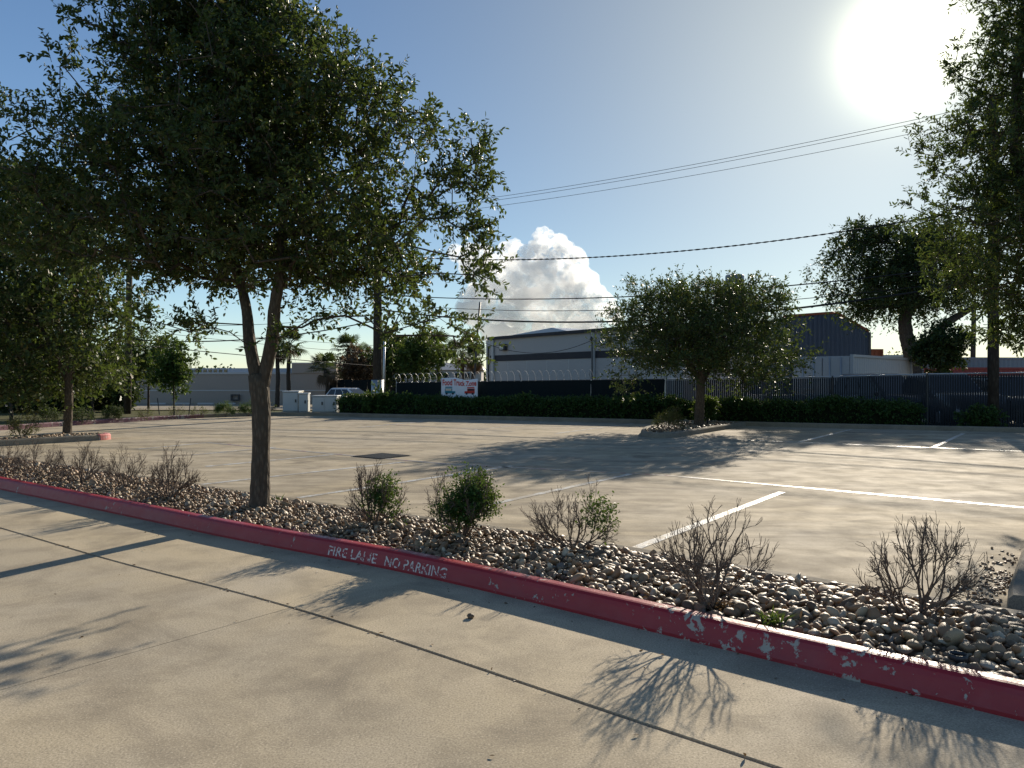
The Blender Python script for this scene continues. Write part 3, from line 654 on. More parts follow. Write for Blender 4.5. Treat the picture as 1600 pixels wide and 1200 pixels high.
bush('broadleaf_tree', 'brown-leaved half dead tree left of the thick utility pole', gpt(562, 66), dep(562, 575, 66), (1.9, 1.5, 1.7), 170, rs, M['brown'], (.2, .34), trunk_r=.12)
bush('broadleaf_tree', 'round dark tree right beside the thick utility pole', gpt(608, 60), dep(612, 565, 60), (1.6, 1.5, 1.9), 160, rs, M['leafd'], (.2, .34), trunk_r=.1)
bush('broadleaf_tree', 'leafy dark tree behind the razor wire left of the banner', gpt(660, 58), dep(655, 560, 58), (2.0, 1.6, 1.8), 190, rs, M['leafl'], (.2, .32), trunk_r=.1)
bush('oak_shrub', 'round dark shrub under the bent oak beyond the fence', np.array([*dep(1468, 570, 37)[:2], -.05]), dep(1466, 545, 37), (1.2, 1.1, 1.2), 240, rs, M['leafd'], (.13, .22), cat_='bush', trunk_r=.08)
# hedges ---------------------------------------------------------------
def hedge(label, path, wid, zt, rs, dens=210, leaf=(.05, .10), group='clipped hedges along the dark fence', leafm='hedge'):
    P = smoothp(resample(np.array(path), .25), 3); Nn = normals2(P); ln = len(P) * .25
    t = thing('hedge', label, 'hedge', (*P[0], -.03), 0, group)
    prof = []
    V = []; ang = np.linspace(0, PI, 9)
    for i in range(len(P)):
        e = min(1, .3 + min(i, len(P) - 1 - i) * .35); hh = (zt if not callable(zt) else zt(i / len(P))) + .13 * mnoise.noise((P[i, 0] * .8, P[i, 1] * .8, 0)) + .08 * mnoise.noise((P[i, 0] * 2.3, P[i, 1] * 2.3, 4))
        for a in ang:
            o = math.cos(a); z = abs(math.sin(a)) ** .45
            V.append((P[i, 0] + Nn[i, 0] * wid / 2 * o * e * .82, P[i, 1] + Nn[i, 1] * wid / 2 * o * e * .82, -.05 + (hh - .06) * z * (.7 + .3 * e)))
    k = 9; F = np.array([(i * k + j, i * k + j + 1, (i + 1) * k + j + 1, (i + 1) * k + j) for i in range(len(P) - 1) for j in range(k - 1)])
    V = np.array(V); mk('branches', V, F, M['core'], t, True)  # dark inner core added against see-through, for the hedge's shaded inside; not branches
    m_ = int(ln * 8 * dens / 8 * 1.6); fi = rs.randint(0, len(F), m_); q = V[F[fi]]; a = rs.rand(m_, 1); b = rs.rand(m_, 1)
    p = (q[:, 0] * (1 - a) + q[:, 1] * a) * (1 - b) + (q[:, 3] * (1 - a) + q[:, 2] * a) * b
    no = unit(np.cross(q[:, 1] - q[:, 0], q[:, 3] - q[:, 0])); cen = np.c_[q.mean(1)[:, :2], np.full(m_, .2)]
    no = np.where((np.sum(no * np.array([0, -.3, 1]), 1) < 0)[:, None], -no, no)
    clump = np.array([mnoise.noise((x * 2.2, y * 2.2, z * 2.2)) for x, y, z in p])
    p = p + no * (.03 + .12 * np.maximum(clump, -.2))[:, None]
    C = p; (lv, lf, lr), tw = foliage(C, no, rs, ntw=2, nlf=6, tl=(.06, .2), leaf=leaf, asp=.5, six=False, up=.4)
    mk('foliage', lv, lf, M[leafm], t, False, lr); return t
rs = np.random.RandomState(60)
hp = lambda px, d: ((px - 800) / FPX * d, d)
hedge('long low clipped hedge running under the banner to the spreading tree', [hp(533, 34.0), hp(620, 32.4), hp(748, 30.9), hp(920, 29.3), hp(1085, 27.6)], 1.0, .82, rs)
hedge('shorter clipped hedge right of the spreading tree in front of the parked cars', [hp(1112, 27.2), hp(1250, 26.2), hp(1438, 24.9)], .95, .80, rs)
bush('hedge_shrub', 'tall light green sprig growing above the left end of the hedge', np.array([*hp(590, 32.3), -.04]), np.array([*hp(590, 32.3), .75]), (.62, .4, .55), 100, rs, M['green'], (.07, .13), cat_='bush', trunk_r=.02)
bush('hedge_shrub', 'dark straggly shrub below the wooden pole at the right', np.array([*hp(1535, 23.9), -.04]), np.array([*hp(1535, 23.9), .4]), (.75, .35, .42), 110, rs, M['hedge'], (.05, .10), cat_='bush', trunk_r=.02)
bush('hedge_shrub', 'sparse yellow-green bush at the foot of the spreading tree', np.array([*at(1106, 661, .12)]), at(1106, 661, .12) + [0, .2, .55], (.42, .3, .45), 90, rs, M['leafl'], (.06, .11), cat_='bush', trunk_r=.02)
# bare shrubs ----------------------------------------------------------
def bare_shrub(label, base, width, height, rs, stems=9, green=0.0, leafm='green', gdir=None, cat_='shrub', fine=1.0, group='clipped shrubs in the stony bed', name='bare_shrub', levels=4, forks=None):
    base = np.asarray(base, float); t = thing(name, label, cat_, base, 0, group); P0 = []; P1 = []; R0 = []; R1 = []; tips = []
    def go(p, d, ln, r_, lev, lim):
        k = 3; q = p
        for s_ in range(k):
            d = unit(d + rs.normal(size=3) * (.09 + .025 * lev) + np.array([0, 0, .05 if d[2] < .45 else -.01])); e = q + d * ln / k
            P0.append(q); P1.append(e); R0.append(r_ * (1 - .12 * s_)); R1.append(r_ * (1 - .12 * (s_ + 1))); q = e
            if lev >= 2: tips.append((e, d))
            if 0 < lev < levels and s_ < 2 and rs.rand() < .5 * fine:
                sd = unit(d + unit(rs.normal(size=3)) * .8); go(q, sd, ln * rs.uniform(.45, .75), r_ * .55, lev + 1, lim)
        if lev < levels:
            for _ in range(2 if rs.rand() < .6 else 3):
                sd = unit(d + unit(rs.normal(size=3)) * rs.uniform(.45, .75) + np.array([0, 0, .1])); go(q, sd, ln * rs.uniform(.6, .85), r_ * .60, lev + 1, lim)
    for i in range(stems):
        a = 2 * PI * (i + rs.uniform(-.3, .3)) / stems; sp = rs.uniform(.25, 1.7)
        d = unit([math.cos(a) * sp * width / height * 1.0, math.sin(a) * sp * width / height * .9, 1.0])
        b_ = base + (np.array(forks[i % len(forks)]) if forks else 0) + np.array([math.cos(a), math.sin(a), 0]) * .025
        go(b_ - [0, 0, .03], d, height * rs.uniform(.30, .42), .0115 * rs.uniform(.6, 1.25) * (height / .6), 0, None)
    P0 = np.array(P0); P1 = np.array(P1)
    top_ = np.percentile(P1[:, 2] - base[2], 99.3); wd = np.percentile(np.abs(P1[:, 0] - base[0]), 98.8)
    sc = np.array([width / 2 / wd, width / 2 / wd, height / top_]); P0 = base + (P0 - base) * sc; P1 = base + (P1 - base) * sc
    V, F = segs(P0, P1, np.maximum(R0, .0015), np.maximum(R1, .0012), 4); mk('stems', V, F, M['twig'], t, True)
    if green > 0:
        tp = np.array([x[0] for x in tips]); tp = base + (tp - base) * sc; td = np.array([x[1] for x in tips])
        rel = (tp - base) / np.array([width / 2, width / 2, height])
        if gdir is not None:
            w_ = np.linalg.norm(rel - np.array(gdir), axis=1); s_ = np.argsort(w_ + rs.rand(len(w_)) * .55)[:int(len(tp) * green)]
        else: s_ = np.where(rs.rand(len(tp)) < green)[0]
        if len(s_):
            (lv, lf, lr), tw = foliage(tp[s_], td[s_], rs, ntw=2, nlf=4, tl=(.04, .11), leaf=(.018, .036), asp=.55, six=True, up=.3, tr=.0012)
            mk('leaves', lv, lf, M[leafm], t, False, lr)
    return t
rs = np.random.RandomState(70)
def sh(px, py, pw, ph, **k): b = at(px, py, .13); sc = b[1] / FPX; return b, pw * sc, ph * sc
for lab, a_, kw in [
    ('bare thorny shrub with two trunks nearest the right edge of the stony bed', (1437, 962, 172, 150), dict(stems=11, forks=[(-.07, 0, 0), (-.04, .03, 0), (.07, 0, 0)])),
    ('bare twiggy shrub in the bed beside the first white stall line', (1108, 945, 168, 148), dict(stems=10)),
    ('shrub with few green shoots, between the greenest shrub and the bare ones', (893, 857, 140, 92), dict(stems=11, green=.02, gdir=(.6, 0, .6))),
    ('greenest shrub in the bed, its lower half full of leaves', (722, 840, 118, 102), dict(stems=14, green=.14, gdir=(.12, -.1, .4))),
    ('shrub with green lower right side, next right of the main tree trunk', (585, 818, 94, 92), dict(stems=14, green=.055, gdir=(.3, 0, .25))),
    ('leafless cup-shaped shrub next left of the main tree trunk', (264, 779, 98, 80), dict(stems=12)),
    ('leafless shrub second to the left of the main tree trunk', (195, 762, 72, 62), dict(stems=10)),
    ('leafless shrub with slanting stem, third to the left of the main tree trunk', (128, 754, 84, 62), dict(stems=10)),
    ('leafless shrub fourth to the left of the main tree trunk', (58, 748, 82, 58), dict(stems=10)),
    ('leafless shrub cut by the left edge of the picture', (2, 742, 76, 52), dict(stems=10))]:
    b, w_, h_ = sh(*a_); bare_shrub(lab, b, w_, h_, rs, **kw)
def sh2(px, py, pw, ph, d=None):
    b = at(px, py, .1); sc = b[1] / FPX; return b, pw * sc, ph * sc
FAR = 'small shrubs along the far kerb'
for lab, a_, kw in [
    ('dark shrub with bare lower stem on the left parking island', (34, 684, 44, 40), dict(green=.5, leafm='olive')),
    ('dusky shrub behind the island tree on the far kerb strip', (78, 660, 30, 22), dict(green=.6, leafm='leafd')),
    ('dusky shrub just right of the island tree trunk on the far kerb strip', (129, 659, 30, 20), dict(green=.6, leafm='leafd')),
    ('dark leafy shrub just left of the utility pole on the far kerb strip', (178, 656, 28, 20), dict(green=.8, leafm='leafd')),
    ('dry pale shrub just right of the left utility pole', (229, 654, 26, 18), dict(green=.1, leafm='olive')),
    ('dry pale shrub at the foot of the young staked tree', (274, 652, 26, 18), dict(green=.1, leafm='olive')),
    ('dry pale shrub right of the young staked tree', (311, 650, 28, 17), dict(green=.1, leafm='olive')),
    ('small green shrub beside the dry ones on the far kerb', (352, 649.5, 27, 19), dict(green=.9)),
    ('small green shrub just left of the main tree trunk on the far kerb', (388, 648.5, 26, 20), dict(green=.9)),
    ('dry shrub half hidden by the main tree trunk near the cabinets', (420, 645.5, 20, 16), dict(green=.1, leafm='olive')),
    ('olive shrub with small leaves in the nose of the right island', (1042, 672, 44, 34), dict(green=.9, leafm='olive'))]:
    b, w_, h_ = sh2(*a_); bare_shrub(lab, b, w_, h_, rs, stems=7, levels=3, group=FAR if 'far kerb' in lab or 'dry' in lab else None, name='island_shrub' if 'island' in lab and 'far' not in lab else 'kerb_shrub', **kw)
# ------------------------------------------------------------------ parking islands
def island(poly, h, mat_soil, nose=None, kerbmat=None, seed=0, nst=260, rad=(.03, .06)):
    P = np.array(poly); P = smoothp(np.vstack([resample(P, .15)]), 8)
    V, F = sweep(P, [(0, -.05), (.012, h - .03), (.035, h), (.13, h), (.15, h - .02), (.15, -.05)]); kb = mk('kerb', V, F, kerbmat or M['kerb'], kind='structure')
    Nn = normals2(P); inn = P + Nn * .13
    o = mk('planting_bed', np.c_[inn, np.full(len(inn), .085)], [tuple(range(len(inn)))], M['soil'], kind='structure')
    rs = np.random.RandomState(seed); lo = inn.min(0); hi = inn.max(0); pts = []
    from mathutils.geometry import intersect_point_tri_2d
    def inside(p):
        c = False; j = len(inn) - 1
        for i in range(len(inn)):
            if (inn[i, 1] > p[1]) != (inn[j, 1] > p[1]) and p[0] < (inn[j, 0] - inn[i, 0]) * (p[1] - inn[i, 1]) / (inn[j, 1] - inn[i, 1]) + inn[i, 0]: c = not c
            j = i
        return c
    tries = 0
    while len(pts) < nst and tries < nst * 12:
        tries += 1; p = rs.uniform(lo, hi)
        if inside(p): pts.append((p[0], p[1], .10 + rs.uniform(0, .02)))
    pts = np.array(pts); n = len(pts); sz = rs.uniform(rad[0], rad[1], (n, 1)) * np.array([1.2, 1, .65]) * rs.uniform(.8, 1.2, (n, 3)); RM, Q = rotm(n, rs)
    heap(pts, sz, RM, rs.randint(0, 9, n), 'gravel', M['stones'], o, rs); return kb
# left island: nose towards the middle of the lot
n1, n2 = at(-140, 706)[:2], at(183, 686.5)[:2]; dA = unit(n2 - n1); nA = np.array([-dA[1], dA[0]])
island([n1, n2 - dA * .5, n2 - dA * .1 + nA * .1, n2 + dA * .05 + nA * .55, n2 - dA * .2 + nA * 1.1, n2 - dA * .7 + nA * 1.35, n1 + nA * 1.35 + dA * 3], .15, None, seed=4, nst=500)
e = MB(); w0 = n2 - dA * .42; pp = np.array([w0, n2 - dA * .3 + nA * .02, n2 - dA * .12 + nA * .1, n2 + dA * .0 + nA * .35, n2 + dA * .0 + nA * .6])
V, F = sweep(smoothp(resample(pp, .08), 4), [(-.012, -.05), (-.004, .125), (.03, .158), (.135, .158), (.155, .13), (.155, -.05)]); mk('kerb', V, F, M['pinkend'], kind='structure')
# right island
tip = at(1002, 683)[:2]
isl = [at(1178, 665.5)[:2] + [.3, .8], at(1120, 673.5)[:2], at(1062, 683)[:2], at(1040, 685.5)[:2], at(1012, 685)[:2], at(999, 681)[:2], at(1006, 674)[:2], at(1040, 666)[:2], at(1075, 661.5)[:2] + [0, .8]]
isl = isl[::-1]
island(isl, .15, None, seed=6, nst=420, kerbmat=M['kerb']) if False else island([p for p in isl], .15, None, seed=6, nst=420)
# kerb of the island at the right edge
r0 = at(1567, 957)[:2]; dR = unit(np.array([.597, .802])); nR = np.array([dR[1], -dR[0]])
pr = np.array([r0 + dR * .0 + nR * .02, r0 + dR * .06, r0 + dR * .2, r0 + dR * 4, r0 + dR * 13]); pr = smoothp(resample(pr, .12), 3)
V, F = sweep(pr, [(0, -.05), (-.012, .10), (-.04, .13), (-.15, .135), (-.19, .10), (-.19, -.05)]); mk('kerb', V, F, M['kerb'], kind='structure')
iv = np.vstack([pr[::6] + nR * .17, (pr[::-6] + nR * 2.4)]); rb_ = mk('planting_bed', np.c_[iv, np.full(len(iv), .07)], [tuple(range(len(iv)))], M['soil'], kind='structure')
rs = np.random.RandomState(90); m_ = 900; a = rs.rand(m_) ** 1.5 * 8; b = rs.uniform(.2, 1.4, m_); P = r0[None] + dR[None] * a[:, None] + nR[None] * b[:, None]
RM, Q = rotm(m_, rs); heap(np.c_[P, np.full(m_, .09)], rs.uniform(.025, .055, (m_, 1)) * np.array([1.2, 1, .65]) * rs.uniform(.8, 1.2, (m_, 3)), RM, rs.randint(0, 9, m_), 'gravel', M['stones'], rb_, rs)
# pebbles washed on to the lot beside that kerb
m_ = 260; a = np.abs(rs.normal(size=m_)) * .9; b = -np.abs(rs.normal(size=m_)) * .09 - .02 - .35 * np.exp(-((a - .35) / .15) ** 2) * rs.rand(m_) - .4 * np.exp(-((a - 1.35) / .12) ** 2) * rs.rand(m_)
P = r0[None] + dR[None] * (a[:, None] + .1) + nR[None] * b[:, None]; RM, Q = rotm(m_, rs)
heap(np.c_[P, np.full(m_, .006)], rs.uniform(.006, .017, (m_, 1)) * np.array([1.3, 1, .6]) * rs.uniform(.8, 1.2, (m_, 3)), RM, rs.randint(0, 9, m_), 'scattered_pebbles', M['stones'], None, rs)
o = bpy.data.objects.new('pebble', rm[2]); COL.objects.link(o); o.location = (*at(735, 966)[:2], .016); o.scale = (.026, .022, .018); tag(o, 'single loose pebble lying on the driveway beside a shrub shadow', 'pebble')
o = bpy.data.objects.new('stone', rm[4]); COL.objects.link(o); o.location = (*at(1507, 915)[:2], .03); o.scale = (.03, .028, .034); tag(o, 'dark lump of stone lying on the lot beside the right bare shrub', 'stone')
V = np.array([]); mb = MB(); c_ = at(1497, 1030, .14)
an = np.linspace(0, 2 * PI, 21); prof = [(.040, 0), (.040, .03), (.046, .03), (.046, 0)]
mb.add([(c_[0] + r_ * math.cos(a), c_[1] + r_ * math.sin(a), c_[2] + .0 + z) for a in an[:-1] for r_, z in prof], [(i * 4 + j, i * 4 + (j + 1) % 4, ((i + 1) % 20) * 4 + (j + 1) % 4, ((i + 1) % 20) * 4 + j) for i in range(20) for j in range(4)])
tag(mb.obj('pipe_end', M['darkmetal'], None, True), 'open end of a small round pipe among the stones in front of the right shrub', 'pipe')
# leaf litter among the stones and on the driveway
rs = np.random.RandomState(140)
def litter(P, parent, name, ln, mat):
    m_ = len(P); A = np.c_[rs.normal(size=(m_, 2)), rs.normal(size=m_) * .25]; Nn = np.c_[rs.normal(size=(m_, 2)) * .5, np.ones(m_)]; Ln = rs.uniform(*ln, m_)
    V, F, r_ = leaves(P, A, Nn, Ln, Ln * .42, rs); return mk(name, V, F, mat, parent, False, r_, 'stuff')
Q_ = []
for _ in range(2600):
    p_, n_ = kpt(rs.uniform(s_lo, s_hi)); u = rs.uniform(.17, BEDW); q = p_ + n_ * u
    if mnoise.noise((q[0] * 1.1, q[1] * 1.1, 0)) > rs.uniform(-.1, .5): Q_.append((*q, bedz(u) + rs.uniform(.02, .055)))
litter(np.array(Q_), bedo, 'leaf_litter', (.03, .06), M['brown'])
Q_ = []
for _ in range(150):
    p_, n_ = kpt(rs.uniform(s_lo, s_hi)); u = -abs(rs.normal()) * (.25 if rs.rand() < .5 else 1.6) - .02; Q_.append((*(p_ + n_ * u), .006))
for _ in range(110):
    p_, n_ = kpt(rs.uniform(s_lo + 3, s_hi)); Q_.append((*(p_ + n_ * (JO + rs.normal() * .02)), .004))
litter(np.array(Q_), None, 'leaf_litter', (.012, .035), M['brown'])
# weeds
def tuft(label, base, n, ln, rs, mat='green', w=.006, group=None):
    base = np.asarray(base, float); P = base + rs.normal(size=(n, 3)) * [.04, .03, 0]; d = unit(np.c_[rs.normal(size=(n, 2)) * .6, np.ones(n)])
    V = []; F = []; R_ = []
    l_ = rs.uniform(.5, 1, n) * ln; s_ = unit(np.cross(d, rs.normal(size=(n, 3)))) * w
    m1 = P + d * l_[:, None] * .5; e_ = P + d * l_[:, None] + np.c_[d[:, :2] * l_[:, None] * .3, -.15 * l_]
    V = np.stack([P - s_, P + s_, m1 + s_ * .8, m1 - s_ * .8, e_], 1).reshape(-1, 3); k = np.arange(n)[:, None] * 5
    o = mk('weed', V, [np.concatenate([k + np.array([[0, 1, 2, 3]])]), np.concatenate([k + np.array([[3, 2, 4]])])], M[mat], None, False, np.repeat(rs.rand(n), 5))
    return tag(o, label, 'weed', group)
tuft('small green grass tuft growing behind the red kerb between the two bare shrubs', at(1210, 975, .12), 40, .15, rs)
tuft('dry orange-brown grass at the foot of the right bare shrub', at(1475, 968, .12), 60, .09, rs, 'brown')
tuft('dry straw tuft around the foot of the bare shrub by the first stall line', at(1125, 950, .12), 70, .08, rs, 'brown')
tuft('little weed at the foot of the main tree trunk', at(432, 783, .12), 14, .12, rs)
# ------------------------------------------------------------------ lettering on the kerb
def textmesh(body, size=1.0, off=.012):
    cu = bpy.data.curves.new('letters', 'FONT'); cu.body = body; cu.size = size; cu.resolution_u = 3; cu.offset = off; ob = bpy.data.objects.new('letters', cu); COL.objects.link(ob)
    dg_ = bpy.context.evaluated_depsgraph_get(); me = bpy.data.meshes.new_from_object(ob.evaluated_get(dg_)); bpy.data.objects.remove(ob)
    V = np.array([v.co[:] for v in me.vertices]); F = [tuple(p.vertices) for p in me.polygons]; return V, F
def kerbtext(body, pxa, pya, pxb, pyb):
    V, F = textmesh(body); w_ = V[:, 0].max() - V[:, 0].min(); hh = V[:, 1].max()
    sa_ = ks[int(np.argmin(np.linalg.norm(kerbp - at(pxa, pya, .06)[:2], axis=1)))]; sb_ = ks[int(np.argmin(np.linalg.norm(kerbp - at(pxb, pyb, .06)[:2], axis=1)))]
    X = []
    for v in V:
        s = sa_ + (v[0] - V[:, 0].min()) / w_ * (sb_ - sa_); z = .026 + v[1] / hh * .078; p, n_ = kpt(s)
        i = min(int(np.searchsorted(ks, s)), len(ks) - 1); f = (z - .02) / (.105 - .02) * .026
        wx = np.array([np.interp(s, ks, wv[:, 0]), np.interp(s, ks, wv[:, 1])])
        X.append((*(p + wx + n_ * (f - .0015)), z))
    mk('lettering', np.array(X), F, M['stencil'], redkerb)
kerbtext('FIRE LANE', 495, 866, 568, 880); kerbtext('NO PARKING', 580, 880, 681, 901)
# ------------------------------------------------------------------ pavement and street beyond
lk = farkerb; Nl = normals2(lk)
seg = slice(0, int(np.argmin(np.linalg.norm(lk - np.array([-9.5, 33.6]), axis=1))))
a1 = lk[seg] + Nl[seg] * .5; a2 = lk[seg] + Nl[seg] * 1.75
mk('pavement', np.array([(*p, .05) for p in np.vstack([a1, a2[::-1]])]), [tuple(range(2 * len(a1)))], M['walk'], kind='structure')
rv = np.array([(x, y, hgt(x, y) + .012) for y in (42.5, 46, 50, 54, 58, 62, 66, 72.5) for x in np.arange(-70, 8, 6)]); nx_ = len(np.arange(-70, 8, 6))
mk('street', rv, np.array([(j * nx_ + i, j * nx_ + i + 1, (j + 1) * nx_ + i + 1, (j + 1) * nx_ + i) for j in range(7) for i in range(nx_ - 1)]), M['asphalt'], smooth=True, kind='structure')
yv = np.array([(x, y, .0) for x, y in ((-4, 35.5), (9, 30.3), (60, 10), (90, 40), (40, 70), (9, 70), (9, 40), (-2, 40))]); mk('yard', np.c_[yv[:, :2], np.full(8, -.045)], [tuple(range(8))], M['asphalt'], kind='structure')
# ------------------------------------------------------------------ dark fence with razor wire and banner
fl = [((620 - 800) / FPX * 33.6, 33.6, 1.43), ((748 - 800) / FPX * 32.0, 32.0, 1.49), ((920 - 800) / FPX * 30.4, 30.4, 1.55), ((1090 - 800) / FPX * 28.7, 28.7, 1.60), ((1280 - 800) / FPX * 27.1, 27.1, 1.645), ((1337 - 800) / FPX * 26.6, 26.6, 1.73), ((1600 - 800) / FPX * 24.6, 24.6, 1.80), (30.0, 18.6, 1.82)]
FP = resample(np.array(fl), 2.9); ft = thing('fence', 'long dark chain-link fence with screen and slats topped by razor wire behind the hedge', 'fence', (FP[0, 0], FP[0, 1], -.05))
def onf(s):
    i = min(int(s), len(FP) - 2); f = s - i; return FP[i] * (1 - f) + FP[i + 1] * f
nsc = int(np.argmin(np.abs(800 + FPX * FP[:, 0] / FP[:, 1] - 1100)))
for i in range(len(FP)):
    p = FP[i]; mb = MB(); mb.tube([(p[0], p[1], -.1), (p[0], p[1], p[2] + .03)], .035, 8)
    if i <= nsc:
        mb.tube([(p[0], p[1], p[2] + .02), (p[0] - .10, p[1] - .12, p[2] + .30)], .014, 6)
    mb.obj('post', M['darkmetal'] if i > nsc else M['metal'], ft)
    if i == len(FP) - 1: break
    q = FP[i + 1]; d = unit(q[:2] - p[:2]); nn_ = np.array([d[1], -d[0]])
    mb = MB(); mb.tube([(p[0], p[1], p[2]), (q[0], q[1], q[2])], .024, 8, False); mb.obj('top_rail', M['metal'] if i >= nsc else M['darkmetal'], ft, True)
    if i < nsc:                                         # woven screen, slightly slack
        V = []; a_ = 16
        for k in range(a_ + 1):
            f = k / a_; c = p * (1 - f) + q * f
            for j, hz in enumerate((-.1, .4, .8, 1.2, 1.0e3)):
                z = min(hz, c[2] - .02); sl_ = .03 * math.sin(k * 2.1 + i) * (0 if z > c[2] - .1 else 1)
                V.append((c[0] + nn_[0] * (.04 + sl_), c[1] + nn_[1] * (.04 + sl_), z))
        mk('screen_panel', np.array(V), [(k * 5 + j, (k + 1) * 5 + j, (k + 1) * 5 + j + 1, k * 5 + j + 1) for k in range(a_) for j in range(4)], M['screen'], ft, True)
    else:                                               # thin upright slats woven in the mesh
        mb = MB(); ln = np.linalg.norm(q[:2] - p[:2]); k = int(ln / .07)
        for s_ in range(k):
            f = (s_ + .5) / k; c = p * (1 - f) + q * f; hw_ = .027
            mb.hexa([(c[0] - d[0] * hw_, c[1] - d[1] * hw_, -.05), (c[0] + d[0] * hw_, c[1] + d[1] * hw_, -.05), (c[0] + d[0] * hw_ - nn_[0] * .006, c[1] + d[1] * hw_ - nn_[1] * .006, -.05), (c[0] - d[0] * hw_ - nn_[0] * .006, c[1] - d[1] * hw_ - nn_[1] * .006, -.05)],
                    [(c[0] - d[0] * hw_, c[1] - d[1] * hw_, c[2] - .04), (c[0] + d[0] * hw_, c[1] + d[1] * hw_, c[2] - .04), (c[0] + d[0] * hw_ - nn_[0] * .006, c[1] + d[1] * hw_ - nn_[1] * .006, c[2] - .04), (c[0] - d[0] * hw_ - nn_[0] * .006, c[1] - d[1] * hw_ - nn_[1] * .006, c[2] - .04)])
        mb.obj('slats', M['slat'], ft, kind='stuff')
P0 = []; path = resample(np.array(fl[:4]), .012); th = np.arange(len(path)) * .012 / .30 * 2 * PI
d = unit(np.gradient(path[:, :2], axis=0)); rw = .19 + .02 * np.sin(np.arange(len(path)) * .003)
H = np.stack([path[:, 0] - .06 + d[:, 1] * rw * np.cos(th), path[:, 1] - .06 - d[:, 0] * rw * np.cos(th), path[:, 2] + .2 + rw * np.sin(th)], 1)
V, F = segs(H[:-1], H[1:], np.full(len(H) - 1, .006), np.full(len(H) - 1, .006), 3); mk('razor_wire', V, F, M['metal'], ft, True)
# banner
B0 = dep(690.5, 592, 32.25); B1 = dep(747, 592, 31.75); bw = np.linalg.norm((B1 - B0)[:2]); bd = unit((B1 - B0)[:2]); bnrm = np.array([bd[1], -bd[0]]); BH = 36 * 32 / FPX
def bpt(u, v, off=0.0):            # u 0..1 left to right, v 0..1 bottom to top
    dip = (-.10 * math.exp(-((u - .68) / .16) ** 2) + .03 * math.sin(u * 5)) * max(0, v - .55) * 1.6
    z = CAM_H + (HOR - 627) * 32 / FPX + v * BH + dip; w_ = .02 * math.sin(u * 9 + v * 2) + .012 * math.sin(u * 23 + v * 5)
    p = B0[:2] + bd * bw * u + bnrm * (w_ + .05 + off); return (p[0], p[1], z)
bt = thing('banner', 'white food truck zone banner with red lettering hung on the dark fence', 'banner', bpt(.5, 0))
def grid(uv, off, nu, nv, fn):
    V = [fn(uv[0] + (uv[1] - uv[0]) * i / nu, uv[2] + (uv[3] - uv[2]) * j / nv, off) for i in range(nu + 1) for j in range(nv + 1)]
    return V, [(i * (nv + 1) + j, (i + 1) * (nv + 1) + j, (i + 1) * (nv + 1) + j + 1, i * (nv + 1) + j + 1) for i in range(nu) for j in range(nv)]
mb = MB(); mb.add(*grid((0, 1, 0, 1), 0, 40, 16, bpt)); o = mb.obj('sheet', M['bannerw'], bt, True); o.modifiers.new('thick', 'SOLIDIFY').thickness = .003
V, F = textmesh('Food Truck Zone', 1.0, .03); u0, u1 = V[:, 0].min(), V[:, 0].max(); vh = V[:, 1].max()
mk('lettering', np.array([bpt(.035 + (v[0] - u0) / (u1 - u0) * .93, .69 + v[1] / vh * .25, .006) for v in V]), F, M['bannerr'], bt)
def bquad(mb, u0, u1, v0, v1, off): mb.add(*grid((u0, u1, v0, v1), off, 5, 3, bpt))
def bdisc(mb, u, v, r_, off): mb.add([bpt(u + r_ * math.cos(a) * BH / bw, v + r_ * math.sin(a), off) for a in np.linspace(0, 2 * PI, 13)[:-1]], [tuple(range(12))])
for (u, flip, body) in ((.10, 1, 'bannert'), (.62, -1, 'bannerr')):
    f = lambda x: (u + x) if flip > 0 else (u + .30 - x)
    def fq(mb, x0, x1, v0, v1, off): a_, b_ = sorted((f(x0), f(x1))); bquad(mb, a_, b_, v0, v1, off)
    mb = MB(); fq(mb, 0, .20, .34, .56, .006); fq(mb, .20, .28, .34, .44, .006); fq(mb, .01, .20, .58, .63, .006); mb.obj('truck_print', M[body], bt)
    mb = MB(); fq(mb, .02, .18, .46, .54, .009); mb.obj('awning_print', M['bannerk'] if flip < 0 else M['bannerc'], bt)
    for w_ in (.05, .22): mb = MB(); bdisc(mb, f(w_), .335, .05, .011); mb.obj('wheel_print', M['bannerk'], bt)
# ------------------------------------------------------------------ poles and wires
def pole(name, label, cat_, base, top, r0_, r1_, mat, n=12, group=None, extra=None):
    t = thing(name, label, cat_, base, 0, group); mb = MB(); mb.tube([np.array(base) - [0, 0, .1], (np.array(base) * .5 + np.array(top) * .5), top], [r0_, (r0_ + r1_) / 2, r1_], n); mb.obj('shaft', mat, t, True)
    if extra: extra(t)
    return t
def arm(t, c, half, z, dirv, name='crossarm'):
    mb = MB(); d = np.array([*dirv, 0.]); n_ = np.array([-dirv[1], dirv[0], 0.]) * .05; c = np.array([c[0], c[1], z])
    mb.hexa([c - d * half - n_, c + d * half - n_, c + d * half + n_, c - d * half + n_], [p + np.array([0, 0, .11]) for p in (c - d * half - n_, c + d * half - n_, c + d * half + n_, c - d * half + n_)])
    a_ = mb.obj(name, M['wood'], t)
    for k in (-.9, -.3, .9):
        mb = MB(); p = c + d * half * k; mb.tube([p + [0, 0, .11], p + [0, 0, .2], p + [0, 0, .26]], [.03, .045, .02], 8); mb.obj('insulator', M['cabinet'], a_, True)
P2b = gpt(590, 36.5); P2t = dep(590, 300, 36.5); P3b = np.array([(1552 - 800) / FPX * 24.2, 24.2, -.05]); P3t = dep(1552, 150, 24.2); P1b = gpt(199, 37.0); P1t = dep(204, 300, 37.0)
